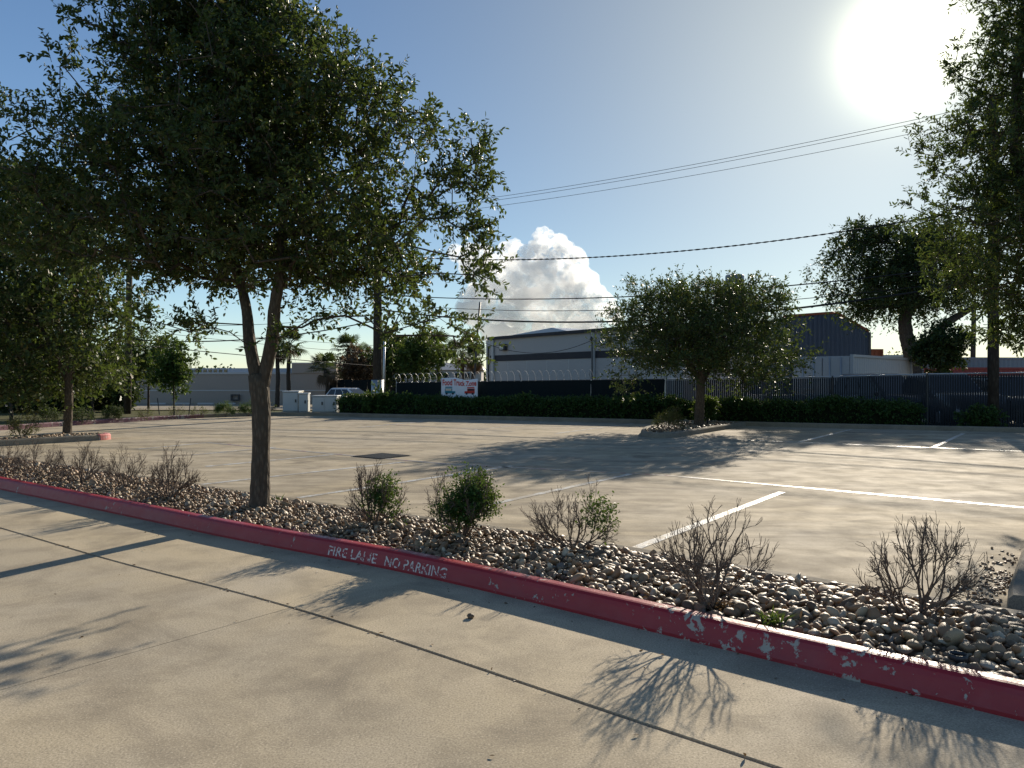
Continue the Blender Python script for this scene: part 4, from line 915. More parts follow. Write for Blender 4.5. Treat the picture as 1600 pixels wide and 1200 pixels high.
def guard(t):
    mb = MB(); mb.tube([(P2b[0], P2b[1] - .03, -.1), (P2b[0], P2b[1] - .03, CAM_H - .05)], .29, 14); mb.obj('guard_sleeve', M['metal'], t, True)
    arm(t, P2t, 1.1, P2t[2] - .5, (.5, .866))
pole('utility_pole', 'thick dark utility pole rising above the white car, metal sleeve at its base', 'utility pole', P2b, P2t, .23, .17, M['wood'], 14, 'wooden utility poles', guard)
pole('utility_pole', 'slim dark utility pole at left behind the island tree', 'utility pole', P1b, P1t, .17, .12, M['wood'], 12, 'wooden utility poles', lambda t: arm(t, P1t, 1.0, P1t[2] - .4, (.3, .95)))
pole('utility_pole', 'wooden utility pole at right beside the fence among the leaves', 'utility pole', P3b, P3t, .17, .13, M['wood'], 14, 'wooden utility poles', lambda t: arm(t, P3t, 1.0, P3t[2] - .45, (.3, .95)))
pole('lamp_post', 'thin pale metal post right beside the thick utility pole', 'post', gpt(599, 40), dep(601, 515, 40), .07, .055, M['metal'], 10)
pole('mast', 'thin dark leaning mast above the banner', 'mast', gpt(737, 39), dep(750, 472, 39), .055, .045, M['darkmetal'], 8)
pole('utility_pole', 'distant slim pole seen between the oak and the right utility pole', 'utility pole', np.array([*dep(1519, 560, 60)[:2], -.05]), dep(1522, 470, 60), .2, .16, M['wood'], 10)
def wire(label, a, b, sag, r_=.012, twist=False, group=None, ext=None):
    a = np.array(a, float); b = np.array(b, float); n_ = 60 if not twist else 260; ts = np.linspace(0, 1, n_)
    P = a[None] * (1 - ts[:, None]) + b[None] * ts[:, None]; P[:, 2] -= sag * 4 * ts * (1 - ts)
    mb = MB(); mb.tube(list(P), r_, 6)
    if twist:
        tt = ts * np.linalg.norm(b - a) / .55 * 2 * PI
        for ph in (0, PI): mb.tube([P[i] + .02 * np.array([0, math.cos(tt[i] + ph), math.sin(tt[i] + ph)]) for i in range(n_)], .011, 5)
    return tag(mb.obj('power_line', M['cable'], None, True), label, 'wire', group)
UP = 'three thin upper power lines'; d2, d3 = 36.3, 24.2
for i, (ya, yb, da, db) in enumerate(((331, 160, d2 - .8, d3 - .8), (336, 166, d2, d3), (344, 182, d2 + .8, d3 + .6))):
    wire(['thin power line, topmost of the three high across the sky', 'thin power line, middle of the three high across the sky', 'thin power line, lowest of the three high across the sky'][i], dep(590, ya, da), dep(1552, yb, db), .34, .008, group=UP)
wire('twisted overhead cable crossing the sky just over the cloud', dep(590, 398, d2), dep(1552, 322, d3), .80, .013, True)
LOW = 'overhead lines between the thick pole and the right pole'
wire('black overhead line below the twisted cable, topmost of the lower group', dep(590, 460, d2), dep(1552, 410, d3), .60, .022, group=LOW)
wire('thin overhead line in the middle of the lower group', dep(590, 473, d2), dep(1552, 433, d3), .68, .013, group=LOW)
wire('thickest black overhead cable, lowest of the lines just over the warehouse roof', dep(590, 483, d2), dep(1552, 436, d3), .95, .036, group=LOW)
WL = gpt(-40, 42)
for lab, ya, yb, sg, r_ in (('overhead line left of the main trunk, uppermost of the left group', 505, 490, .3, .012), ('thick black cable ending level behind the main tree trunk', 530, 500, .45, .03),
                            ('thin overhead line sloping down behind the main trunk', 508, 540, .1, .012), ('second thin overhead line sloping down behind the main trunk', 514, 552, .12, .012),
                            ('lowest sloping black cable left of the main trunk', 538, 572, .05, .022)):
    wire(lab, dep(203, ya, 37.0), dep(590, yb, 36.4 if yb < 530 else 52), sg, r_, group='overhead lines behind the main tree')
# ------------------------------------------------------------------ warehouse
WD = 50.0; wloc = np.array([*dep(766, 592, WD)[:2], -.7]); ua = math.atan2(-.816, .578)
wh = thing('warehouse', 'long grey warehouse with a dark stripe and pale gable behind the razor wire fence', 'warehouse', wloc, ua)
zt = 4.25 + .7; LW = 16.5
mb = MB().box(0, LW, 0, 5, 0, zt); mb.obj('wall', M['wallg'], wh, world=False)
mb = MB().box(.0, LW, -.03, -.004, zt - 1.52, zt - 1.14); mb.obj('stripe', M['stripe'], wh, world=False)
mb = MB().box(-.1, LW + .1, -.18, -.035, zt - .12, zt + .06); mb.obj('roof_edge', M['stripe'], wh, world=False)
for x_ in (.45, 10.2, 16.0):
    mb = MB().box(x_ - .09, x_ + .09, -.16, -.035, .1, zt - .02); mb.obj('downspout', M['trim'], wh, world=False)
for x_ in (1.7, 11.3):
    mb = MB().box(x_ - .3, x_ + .3, -.28, -.035, zt - .85, zt - .45); l_ = mb.obj('wall_light', M['darkmetal'], wh, world=False, bevel=.03)
    MB().box(x_ - .2, x_ + .2, -.30, -.285, zt - .78, zt - .58).obj('lens', M['lamp'], l_, world=False)
for k in range(1, 8):
    MB().box(k * 2.0 - .02, k * 2.0 + .02, -.012, -.002, .1, zt - 1.54).obj('panel_seam', M['trim'], wh, world=False)
mb = MB(); mb.add([(-2.0, 1.0, 0), (-.15, 1.0, 0), (-.15, 5, 0), (-2.0, 5, 0), (-2.0, 1.0, zt + .1), (-.15, 1.0, zt + .1), (-.15, 5, zt + .1), (-2.0, 5, zt + .1)], [(4, 5, 6, 7), (0, 1, 5, 4), (1, 2, 6, 5), (2, 3, 7, 6), (3, 0, 4, 7)]); mb.obj('end_wall', M['trim'], wh, world=False)
for k in range(3): 
    mb = MB(); mb.tube([(-1.6 + .5 * k, .9, .2), (-1.6 + .5 * k, .9, zt - .5 - .3 * k), (-1.1 + .4 * k, .9, zt - .4 - .3 * k)], .05, 6); mb.obj('pipe', M['darkmetal'], wh, True, world=False)
mb = MB(); y_ = 1.5; g = [(-.8, zt + .003), (6.6, zt + .003), (6.6, zt + .12), (4.56, zt + .5), (-.8, zt + .16)]
mb.add([(x_, y_, z) for x_, z in g] + [(x_, y_ + 3, z) for x_, z in g], [tuple(range(5))] + [(i, (i + 1) % 5, 5 + (i + 1) % 5, 5 + i) for i in range(5)] + [tuple(range(9, 4, -1))]); mb.obj('gable', M['roofm'], wh, world=False)
ms = thing('mast', 'thin service mast with a lamp head beside the warehouse wall', 'mast', np.array([*dep(925, 592, 41.5)[:2], -.4])); mb = MB(); mb.tube([dep(925, 600, 41.5) - [0, 0, .8], dep(925, 533, 41.5)], .035, 8); mb.obj('shaft', M['darkmetal'], ms)
mb = MB(); p = dep(924, 530, 41.5); mb.tube([p + [0, 0, -.12], p + [0, 0, .0], p + [0, 0, .15]], [.04, .09, .04], 8); mb.obj('head', M['darkmetal'], ms, True)
wire('thin sagging service wire running down to the warehouse mast', dep(590, 410, 36.3), dep(924, 532, 41.5), 2.1, .014)
st_ = thing('stack', 'round grey stack rising above the crown of the spreading tree', 'stack', np.array([*dep(1148, 592, 62)[:2], -.05])); zz = dep(1148, 430, 62)[2]; c = dep(1148, 592, 62)
mb = MB(); mb.tube([(c[0], c[1], -.1), (c[0], c[1], zz - .1), (c[0], c[1], zz)], [.74, .74, .70], 24); mb.obj('shell', M['contg'], st_, True)
mb = MB(); mb.tube([(c[0], c[1], zz - .6), (c[0], c[1], zz - .5)], .76, 24); mb.obj('band', M['darkmetal'], st_, True)
# blue corrugated building
def corr(mb, x0, x1, topf, z0, y, amp=.05, pitch=.3):
    n_ = int((x1 - x0) / pitch * 4); V = []
    for i in range(n_ + 1):
        x_ = x0 + (x1 - x0) * i / n_; yy = y - amp * (1 if i % 4 in (0, 1) else 0); V += [(x_, yy, z0), (x_, yy, topf(x_))]
    mb.add(V, [(2 * i, 2 * i + 2, 2 * i + 3, 2 * i + 1) for i in range(n_)])
DB = 52.0; bx = lambda p_: (p_ - 800) / FPX * DB; bz = lambda p_: CAM_H + (HOR - p_) / FPX * DB
bl = thing('blue_shed', 'blue corrugated metal shed with orange roof trim behind the white container', 'shed', (bx(1300), DB, -.05))
X0, XR, X1 = bx(1225), bx(1307), bx(1357); tz = lambda x_: np.interp(x_, [X0, XR, X1], [bz(496), bz(490), bz(519)])
mb = MB(); corr(mb, X0, X1, tz, -.05, DB); mb.obj('wall', M['blue'], bl)
mb = MB(); mb.add([(X0, DB + .06, -.05), (X1, DB + .06, -.05), (X1, DB + .06, tz(X1)), (XR, DB + .06, tz(XR)), (X0, DB + .06, tz(X0)), (X0, DB + 14, -.05), (X1, DB + 14, -.05), (X1, DB + 14, tz(X1)), (XR, DB + 14, tz(XR)), (X0, DB + 14, tz(X0))],
                  [(9, 8, 7, 6, 5), (1, 6, 7, 2), (0, 4, 9, 5), (4, 3, 8, 9), (3, 2, 7, 8)]); mb.obj('shell', M['blue'], bl)
for a_, b_ in (((X0, tz(X0)), (XR, tz(XR))), ((XR, tz(XR)), (X1, tz(X1)))):
    mb = MB(); mb.hexa([(a_[0], DB - .1, a_[1] + .0), (b_[0], DB - .1, b_[1] + .0), (b_[0], DB + .2, b_[1] + .0), (a_[0], DB + .2, a_[1] + .0)], [(a_[0], DB - .1, a_[1] + .16), (b_[0], DB - .1, b_[1] + .16), (b_[0], DB + .2, b_[1] + .16), (a_[0], DB + .2, a_[1] + .16)]); mb.obj('roof_trim', M['orange'], bl)
mb = MB().box(X1 - .02, X1 + .13, DB - .1, DB + .1, -.05, tz(X1)); mb.obj('corner_trim', M['darkmetal'], bl)
# shipping containers
def container(label, corner, ang, ln, h, mat, z0=-.05, wd=2.4, doors=True, group='shipping containers behind the fence'):
    """corner nearest the camera; local +x runs along the long side, the doors are on the left end"""
    t = thing('shipping_container', label, 'container', (*corner, z0), ang, group); e_ = .07
    mb = MB(); n_ = int(ln / .28) * 4; V = []
    for i in range(n_ + 1):
        x_ = ln * i / n_; yy = .03 if i % 4 in (0, 1) else .0
        V += [(x_, yy, .15), (x_, yy, h - .12)]
    mb.add(V, [(2 * i, 2 * i + 2, 2 * i + 3, 2 * i + 1) for i in range(n_)]); mb.box(.02, ln - .02, .04, wd - .04, .12, h - .06); mb.obj('body', mat, t, world=False)
    for x_, y_ in ((0, 0), (0, wd), (ln, 0), (ln, wd)): MB().box(x_ - e_, x_ + e_, y_ - e_, y_ + e_, 0, h).obj('corner_post', mat, t, world=False)
    for z_ in (.06, h - .1): MB().box(e_ + .002, ln - e_ - .002, -.05, .0, z_, z_ + .1).obj('rail', mat, t, world=False)
    if doors:
        for k in (0, 1):
            y0 = .09 + k * (wd / 2 - .07); d_ = MB().box(-.06, .0, y0, y0 + wd / 2 - .11, .14, h - .12).obj('door', mat, t, world=False)
            for f in (.3, .72):
                mb = MB(); y_ = y0 + f * (wd / 2 - .1); mb.tube([(-.09, y_, .1), (-.09, y_, h - .1)], .022, 6); mb.obj('lock_rod', M['metal'], d_, True, world=False)
            MB().box(-.13, -.08, y0 + .4, y0 + .75, h * .45, h * .45 + .06).obj('handle', M['metal'], d_, world=False)
    return t
container('white shipping container with doors facing left in front of the blue shed', (14.0, 31.6), math.atan2(6, 5.5), 8.2, 2.66, M['contw'])
container('long grey container behind the right utility pole', tuple(dep(1478, 592, 46)[:2]), math.atan2(.12, 1), 12, 2.95, M['contg'], doors=False)
container('dark red container in front of the long grey one', tuple(dep(1490, 592, 42)[:2]), math.atan2(.1, 1), 6.0, 2.28, M['contr'], doors=False)
container('small rusty orange container right beside the blue shed', tuple(dep(1357, 592, 54)[:2]), 0.1, 1.0, 3.75, M['orange'], doors=False)
ob_ = thing('office_block', 'small pale flat-roofed block seen left of the bent oak trunk', 'building', (*dep(1390, 592, 80)[:2], -.05)); c = dep(1390, 592, 80)
MB().box(c[0] - 1.6, c[0] + 1.5, 80, 84, -.05, 3.9).obj('wall', M['wallg'], ob_); MB().box(c[0] - 1.7, c[0] + 1.6, 79.9, 84.1, 3.905, 4.1).obj('roof', M['trim'], ob_)
for k in range(3): MB().box(c[0] - 1.3 + k * .9, c[0] - .7 + k * .9, 79.93, 79.99, 2.9, 3.5).obj('window', M['glass'], ob_)
# ------------------------------------------------------------------ left building, house
LB = 74.0; bx = lambda p_: (p_ - 800) / FPX * LB; zb = -.82; tzz = CAM_H + (HOR - 575) / FPX * LB
lbg = thing('strip_building', 'long low tan building with a pale band across the street at left', 'building', (bx(360), LB, zb))
MB().box(bx(120), bx(523), LB, LB + 14, zb, tzz - .5).obj('wall', M['wallt'], lbg)
MB().box(bx(120), bx(456), LB + 1.2, LB + 13, tzz - .495, tzz).obj('parapet', M['roofm'], lbg)
MB().box(bx(456) + .02, bx(526), LB - .12, LB + 13, tzz - .49, tzz + .42).obj('parapet', M['wallt'], lbg)
MB().box(bx(455), bx(527), LB - .2, LB - .13, tzz + .42, tzz + .52).obj('coping', M['trim'], lbg)
MB().box(bx(120), bx(455), LB - .10, LB - .003, tzz - .6, tzz - .42).obj('ledge', M['trim'], lbg)
MB().box(bx(120), bx(523), LB - .05, LB - .003, CAM_H + (HOR - 611) / FPX * LB, CAM_H + (HOR - 609.4) / FPX * LB).obj('band', M['trim'], lbg)
for k in range(9): MB().box(bx(302 + 8.2 * k if k < 6 else 200 + 12 * k), bx(307 + 8.2 * k if k < 6 else 208 + 12 * k), LB + 1.15, LB + 1.19, tzz - .42, tzz - .12).obj('window', M['glass'], lbg)
mb = MB(); x0, x1, z0_, z1_ = bx(362), bx(375), CAM_H + (HOR - 626) / FPX * LB, CAM_H + (HOR - 616) / FPX * LB
for s_ in ((x0, x1, z1_ - .12, z1_), (x0, x1, z0_, z0_ + .12), (x0, x0 + .12, z0_ + .123, z1_ - .123), (x1 - .12, x1, z0_ + .123, z1_ - .123)): mb.box(s_[0], s_[1], LB - .3, LB - .1, s_[2], s_[3])
mb.obj('pipe_frame', M['darkmetal'], lbg)
for k, lw in enumerate(('leftmost low concrete wheel stop in front of the tan building', 'second low wheel stop from the left before the tan building', 'third low wheel stop from the left before the tan building', 'low wheel stop below the pipe frame of the tan building')):
    x_ = bx((262, 300, 335, 368)[k]); tag(MB().box(x_ - .75, x_ + .75, LB - 2.2, LB - 2.0, hgt(x_, LB - 2) + .01, hgt(x_, LB - 2) + .16).obj('wheel_stop', M['trim'], bevel=.03), lw, 'wheel stop', 'wheel stops across the street')
hs = thing('house', 'grey house with small windows behind the palms and the banner', 'house', (*dep(690, 592, 95)[:2], -.8)); bx = lambda p_: (p_ - 800) / FPX * 95; hz = lambda p_: CAM_H + (HOR - p_) / FPX * 95
MB().box(bx(632), bx(752), 95, 103, -.85, hz(578)).obj('wall', M['wallg'], hs)
mb = MB(); mb.add([(bx(628), 94.6, hz(578) + .003), (bx(756), 94.6, hz(578) + .003), (bx(756), 103.4, hz(578) + .003), (bx(628), 103.4, hz(578) + .003), (bx(636), 99, hz(566)), (bx(748), 99, hz(566))], [(3, 2, 1, 0), (0, 1, 5, 4), (2, 3, 4, 5), (1, 2, 5), (3, 0, 4)]); mb.obj('roof', M['contg'], hs)
for p_ in (645, 662, 680, 694, 710, 726):
    f = MB().box(bx(p_), bx(p_ + 9), 94.9, 94.995, hz(592), hz(582)).obj('window', M['trim'], hs); MB().box(bx(p_ + 1), bx(p_ + 8), 94.85, 94.895, hz(591), hz(583)).obj('pane', M['glass'], f)
# dark screen wall left of the big pole
bf = thing('fence', 'dark solid fence behind the white car left of the thick pole', 'fence', (*gpt(555, 63)[:2], -.8))
for k in range(9):
    x0 = (515 - 800) / FPX * 63 + k * .62; MB().box(x0, x0 + .6, 63, 63.05, -.9, 1.5 + .02 * (k % 3)).obj('board', M['screen'], bf)
# ------------------------------------------------------------------ palms
def palm(label, px, cy, d, rs, rad=1.5, tr_=.17, group='palm trees across the street'):
    b = gpt(px, d); top_ = dep(px, cy, d); t = thing('palm_tree', label, 'palm', b, 0, group); mb = MB()
    lean = rs.uniform(-.25, .25); mid = (b + top_) / 2 + [lean, 0, 0]
    trunkmesh(mb, [b - [0, 0, .1], mid, top_], [tr_ * 1.15, tr_, tr_ * .9], 9, rs); mb.obj('trunk', M['palmbark'], t, True)
    def fan(n_, el0, el1, rr, nm, mat):
        V = []; F = []; R_ = []; S0 = []; S1 = []
        for i in range(n_):
            a = rs.uniform(0, 2 * PI); el = rs.uniform(el0, el1); dd = np.array([math.cos(a) * math.cos(el), math.sin(a) * math.cos(el), math.sin(el)])
            pl = rr * rs.uniform(.45, .6); c = top_ + dd * pl; S0.append(top_); S1.append(c); sd = unit(np.cross(dd, [0, 0, 1.0]) + 1e-6); up_ = np.cross(sd, dd); rv_ = rs.rand()
            for k in range(13):
                g = (k - 6) / 6 * 1.75; bd_ = unit(dd * math.cos(g) + sd * math.sin(g) + up_ * .15); l_ = rr * .62 * (1 - .25 * abs(g) / 1.75); tip_ = c + bd_ * l_ + np.array([0, 0, -.28 * l_]); m2 = c + bd_ * l_ * .55; w_ = unit(np.cross(bd_, up_)) * rr * .035
                o_ = len(V); V += [c, m2 + w_, tip_, m2 - w_]; F.append((o_, o_ + 1, o_ + 2, o_ + 3)); R_ += [rv_] * 4
        mk(nm, np.array(V), np.array(F), mat, t, False, R_); return np.array(S0), np.array(S1)
    s0, s1 = fan(26, -.5, 1.35, rad, 'fronds', M['palm']); s2, s3 = fan(10, -1.3, -.6, rad * .8, 'dead_fronds', M['brown'])
    V, F = segs(np.concatenate([s0, s2]), np.concatenate([s1, s3]), np.full(len(s0) + len(s2), .025), np.full(len(s0) + len(s2), .015), 3); mk('petioles', V, F, M['palm'], t, rnd=np.full(len(V), .4))
rs = np.random.RandomState(88)
for lab, px_, cy, d_, rd in (('palm just right of the main tree trunk, left one of a pair', 433, 548, 62, 1.35), ('palm with leaning trunk, right one of the pair beside the main tree trunk', 452, 540, 64, 1.6), ('short bushy palm behind the cabinets', 508, 578, 62, 1.7),
                             ('tall palm above the brown-leaved tree', 545, 546, 70, 1.7), ('palm peeking out just left of the thick utility pole', 566, 556, 72, 1.4), ('palm just right of the thin pale post', 622, 548, 68, 1.6),
                             ('palm second right of the thin pale post', 648, 552, 74, 1.6), ('palm left above the banner', 684, 545, 66, 1.8), ('palm right above the banner beside the leaning mast', 722, 550, 66, 1.9), ('palm half hidden behind the leaning mast at the warehouse corner', 742, 560, 62, 1.4)):
    palm(lab, px_, cy, d_, rs, rd)
# ------------------------------------------------------------------ utility cabinets
def cabinet(label, px0, px1, pt, d, dp, mat, rz=0.0, doors=2, group='utility cabinets by the far kerb'):
    x0, x1 = (px0 - 800) / FPX * d, (px1 - 800) / FPX * d; w_ = x1 - x0; h = CAM_H + (HOR - pt) / FPX * d
    t = thing('utility_cabinet', label, 'cabinet', ((x0 + x1) / 2, d, .0), rz, group); w2 = w_ / 2
    MB().box(-w2 - .06, w2 + .06, -.06, dp + .06, -.05, .1).obj('plinth', M['kerb'], t, world=False)
    MB().box(-w2, w2, 0, dp, .102, h - .06).obj('body', mat, t, world=False, bevel=.015); MB().box(-w2 - .03, w2 + .03, -.04, dp + .03, h - .057, h).obj('lid', mat, t, world=False, bevel=.02)
    for k in range(doors):
        a_ = -w2 + .03 + k * (w_ - .04) / doors; b_ = a_ + (w_ - .04) / doors - .02; dr_ = MB().box(a_, b_, -.025, -.003, .14, h - .09).obj('door', mat, t, world=False, bevel=.006)
        MB().box(b_ - .12, b_ - .06, -.05, -.027, h * .5, h * .5 + .14).obj('handle', M['darkmetal'], dr_, world=False)
cabinet('tall pale grey utility cabinet, leftmost of the group near the far kerb', 442, 466, 611, 35.2, .8, M['cabinet'], .1, 1)
cabinet('narrow pale cabinet in the middle of the group near the far kerb', 467, 481, 614, 35.0, .6, M['cabinet'], .1, 1)
cabinet('pale cabinet standing behind the tall one near the far kerb', 452, 471, 610.5, 36.4, .5, M['cabinet2'], .1, 1)
cabinet('wide low pale utility cabinet beside the left end of the hedge', 488, 526, 618, 34.6, 1.0, M['cabinet'], .05, 2)
for x_ in (246, 298):
    b = gpt(x_ + (3 if x_ < 270 else -3), 35.3); tp_ = dep(x_, 622, 35.3); mb = MB(); mb.tube([b, tp_], .022, 6)
    tag(mb.obj('stake', M['darkmetal']), 'thin dark stake leaning left of the young staked tree' if x_ < 270 else 'thin dark stake right of the young staked tree', 'stake', 'stakes of the young tree')
# ------------------------------------------------------------------ cars
def car(label, loc, rz, mat, Ln=4.7, Wd=1.9, Hh=1.72, name='parked_car', hood=.98, group=None):
    t = thing(name, label, 'car', loc, rz, group); hw = Wd / 2
    xs_ = np.array([-.5, -.485, -.40, -.2, 0, .17, .24, .36, .455, .49, .5]) * Ln
    zt_ = np.array([.72, .95, 1.02, 1.03, 1.03, 1.03, hood + .04, hood, hood - .08, .78, .62]); ww = np.array([.84, .93, .99, 1, 1, 1, 1, .98, .93, .86, .80]) * hw; zbm = np.array([.42, .32, .24, .22, .22, .22, .22, .24, .3, .36, .42])
    V = []; k = 10
    for x_, z_, w_, b_ in zip(xs_, zt_, ww, zbm):
        sec = [(-w_ * .9, b_), (-w_, b_ + .14), (-w_ * 1.0, (b_ + z_) / 2 + .05), (-w_ * .96, z_ - .06), (-w_ * .86, z_), (w_ * .86, z_), (w_ * .96, z_ - .06), (w_ * 1.0, (b_ + z_) / 2 + .05), (w_, b_ + .14), (w_ * .9, b_)]
        V += [(x_, y_, zz_) for y_, zz_ in sec]
    F = [(i * k + j, i * k + (j + 1) % k, (i + 1) * k + (j + 1) % k, (i + 1) * k + j) for i in range(len(xs_) - 1) for j in range(k)] + [tuple(range(k))[::-1], tuple(range((len(xs_) - 1) * k, len(xs_) * k))]
    MB().add(V, F).obj('body', mat, t, True, world=False)
    zr, zc = Hh, 1.0; xb = (-.475 * Ln, .21 * Ln); xt = (-.36 * Ln, -.02 * Ln); wb, wt = hw * .93, hw * .74
    def rect(f, g=0): x0 = xb[0] + (xt[0] - xb[0]) * f; x1 = xb[1] + (xt[1] - xb[1]) * f; w_ = wb + (wt - wb) * f; z_ = zc + (zr - zc) * f; return [(x0 - g, -w_ - g, z_), (x1 + g, -w_ - g, z_), (x1 + g, w_ + g, z_), (x0 - g, w_ + g, z_)]
    cb = MB(); r0_, r1_ = rect(0), rect(.92); r2_ = [(x_ * .97, y_ * .9, zr) for x_, y_, z_ in rect(1)]
    cb.add(r0_ + r1_ + r2_, [(0, 1, 5, 4), (1, 2, 6, 5), (2, 3, 7, 6), (3, 0, 4, 7), (4, 5, 9, 8), (5, 6, 10, 9), (6, 7, 11, 10), (7, 4, 8, 11), (8, 9, 10, 11)]); cb.obj('cabin', mat, t, world=False, bevel=.05)
    def panel(face, f0, f1, u0, u1, nm, mt, g=.014):
        a_, b_ = rect(f0, g), rect(f1, g); i, j = face; l = lambda p, q, u: tuple(np.array(p) * (1 - u) + np.array(q) * u)
        MB().add([l(a_[i], a_[j], u0), l(a_[i], a_[j], u1), l(b_[i], b_[j], u1), l(b_[i], b_[j], u0)], [(0, 1, 2, 3)]).obj(nm, mt, t, world=False)
    panel((1, 2), .1, .86, .06, .94, 'windscreen', M['glass']); panel((3, 0), .1, .8, .08, .92, 'rear_window', M['glass'])
    for fc in ((0, 1), (3, 2)):
        for u0, u1 in ((.06, .30), (.33, .60), (.63, .90)): panel(fc, .12, .84, u0, u1, 'side_window', M['glass'])
    for x_ in (-.30 * Ln, .31 * Ln):
        for s_ in (-1, 1):
            mb = MB(); yy = s_ * (hw - .10); mb.tube([(x_, yy - s_ * .1, .34), (x_, yy + s_ * .105, .34), (x_, yy + s_ * .115, .34)], [.34, .34, .30], 20); w_ = mb.obj('wheel', M['tyre'], t, world=False)
            mb = MB(); mb.tube([(x_, yy + s_ * .116, .34), (x_, yy + s_ * .125, .34)], [.21, .19], 14); mb.obj('rim', M['metal'], w_, world=False)
    for s_ in (-1, 1):
        MB().box(.462 * Ln, .482 * Ln, s_ * hw * .62 - .17, s_ * hw * .62 + .17, .66, .80).obj('headlight', M['lamp'], t, world=False, bevel=.02)
        MB().box(-.503 * Ln, -.475 * Ln, s_ * hw * .74 - .11, s_ * hw * .74 + .11, .74, .96).obj('tail_light', M['taill'], t, world=False, bevel=.02)
        MB().box(.14 * Ln, .17 * Ln, s_ * (hw + .1) - .1, s_ * (hw + .1) + .1, 1.02, 1.16).obj('mirror', mat, t, world=False, bevel=.03)
    MB().box(.488 * Ln, .503 * Ln, -.45, .45, .5, .72).obj('grille', M['darkmetal'], t, world=False, bevel=.01)
    MB().box(-.2 * Ln, 0, -.01, .01, Hh, Hh + .002).obj('antenna_base', M['darkmetal'], t, world=False); return t
g_ = gpt(553, 58); car('white car parked on the street behind the hedge and cabinets', (g_[0], 58, hgt(g_[0], 58) - .12), R(-28), M['carw'], 4.5, 1.85, 1.62)
for lab, px_, d_, rz_, mt, hh, ho in (('dark car with rounded roof behind the fence in front of the white container', 1385, 29.5, -75, 'cark', 1.85, 1.05), ('dark car with shiny hood nosed against the fence left of the wooden pole', 1482, 27.6, -95, 'carg', 1.83, 1.16),
                                  ('dark car behind the fence at the right edge beyond the wooden pole', 1580, 27.2, -100, 'cark', 1.75, 1.05)):
    p = dep(px_, 592, d_); car(lab, (p[0], p[1], -.05), R(rz_), M[mt], 4.7, 1.95, hh, hood=ho, group='dark cars parked behind the fence')
# low trailer left of the cars
p = dep(1250, 592, 29.3); tl_ = thing('trailer', 'low dark flatbed trailer behind the fence right of the spreading tree', 'trailer', (p[0], p[1], -.05), .1)
MB().box(-1.9, 1.9, -.8, .8, .62, .74).obj('deck', M['darkmetal'], tl_, world=False)
for x_ in (-.45, .45):
    for s_ in (-1, 1): mb = MB(); mb.tube([(x_, s_ * .95 - .1, .33), (x_, s_ * .95 + .1, .33)], .33, 18); mb.obj('wheel', M['tyre'], tl_, world=False)
for s_ in (-1, 1): MB().box(-1.85, 1.85, s_ * .8 - .03, s_ * .8 + .03, .78, 1.05).obj('side_rail', M['metal'], tl_, world=False)
mb = MB(); mb.tube([(1.9, 0, .55), (2.9, 0, .5)], .05, 8); mb.obj('tow_bar', M['darkmetal'], tl_, world=False)
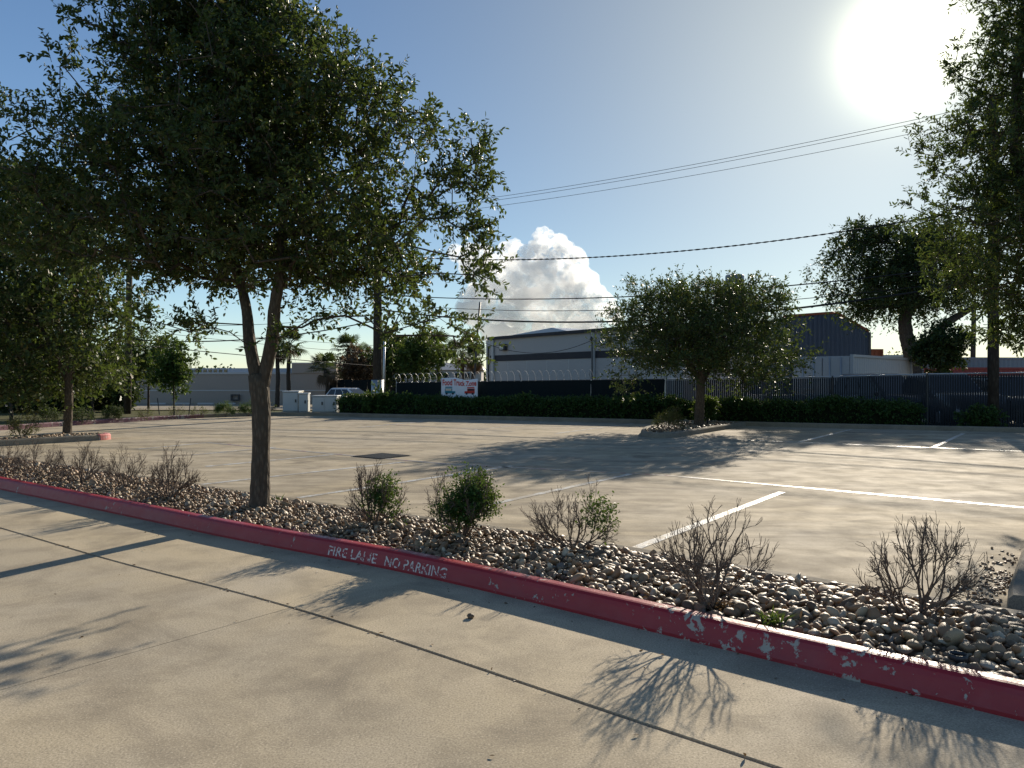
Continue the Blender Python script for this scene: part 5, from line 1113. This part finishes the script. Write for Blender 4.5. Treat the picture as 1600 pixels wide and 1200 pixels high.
# ------------------------------------------------------------------ far tree line and cloud
rs = np.random.RandomState(99); P = []
for i in range(520):
    x_ = rs.uniform(-330, 260); P.append((x_, rs.uniform(215, 240), hgt(x_, 220) + abs(rs.normal()) * 2.2 + 2.2 * (mnoise.noise((x_ * .03, 0, 0)) + .8)))
P = np.array(P); A = unit(rs.normal(size=(len(P) * 46, 3))); P2 = np.repeat(P, 46, 0) + A * rs.uniform(.6, 2.6, (len(A), 1)) * [1.5, 1, .8]; P2[:, 2] = np.maximum(P2[:, 2], -.8)
Ln = rs.uniform(.7, 1.3, len(P2)); V, F, r_ = leaves(P2, unit(rs.normal(size=P2.shape)), rs.normal(size=P2.shape), Ln, Ln * .7, rs, False)
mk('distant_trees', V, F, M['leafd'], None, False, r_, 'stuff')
m, t = newmat('cloud_vapour'); c = coord(t); n1 = noi(t, c, .02, 6, .6)
pv = N(t, 'ShaderNodeVolumePrincipled'); pv.inputs['Color'].default_value = (.98, .98, .98, 1); pv.inputs['Density'].default_value = .011; pv.inputs['Anisotropy'].default_value = .35; o_ = N(t, 'ShaderNodeOutputMaterial'); L(t, pv.outputs[0], o_.inputs['Volume']); M['cloud'] = m
CD = 5000.0; blobs = [(862, 398, 36), (838, 412, 30), (888, 412, 32), (800, 402, 26), (782, 425, 34), (745, 412, 30), (712, 395, 14), (860, 455, 58), (820, 468, 56), (900, 452, 36), (918, 470, 28), (942, 478, 20), (890, 485, 40), (770, 474, 48), (745, 480, 32), (960, 492, 16), (850, 372, 18), (850, 515, 44), (790, 512, 40), (905, 512, 36)]
bm = bmesh.new(); rs = np.random.RandomState(123)
def ball(c, r_, sub):
    g = bmesh.ops.create_icosphere(bm, subdivisions=sub, radius=1.0); o_ = Vector(rs.uniform(0, 90, 3))
    for v in g['verts']:
        p_ = v.co.copy(); k_ = 1 + .16 * mnoise.noise(p_ * 1.8 + o_) + .10 * mnoise.noise(p_ * 4.2 + o_) + .06 * mnoise.noise(p_ * 9 + o_) + .03 * mnoise.noise(p_ * 19 + o_); v.co = Vector(c) + p_ * (r_ * k_)
for bx_, by_, br in blobs:
    r_ = br * CD / FPX; c = dep(bx_, by_, CD) + [0, rs.uniform(-1, 1) * r_, 0]; ball(c, r_, 4)
    for q in range(16):
        d = unit(rs.normal(size=3)); d[2] = abs(d[2]) * .8 + .1; ball(c + d * r_ * .86, r_ * rs.uniform(.16, .34), 3)
me = bpy.data.meshes.new('cloud'); bm.to_mesh(me); bm.free(); me.materials.append(M['cloud']); me.polygons.foreach_set('use_smooth', np.ones(len(me.polygons), bool))
o = bpy.data.objects.new('cloud', me); COL.objects.link(o); o['kind'] = 'structure'
print('tris', sum(len(o.data.polygons) for o in bpy.data.objects if o.type == 'MESH'))
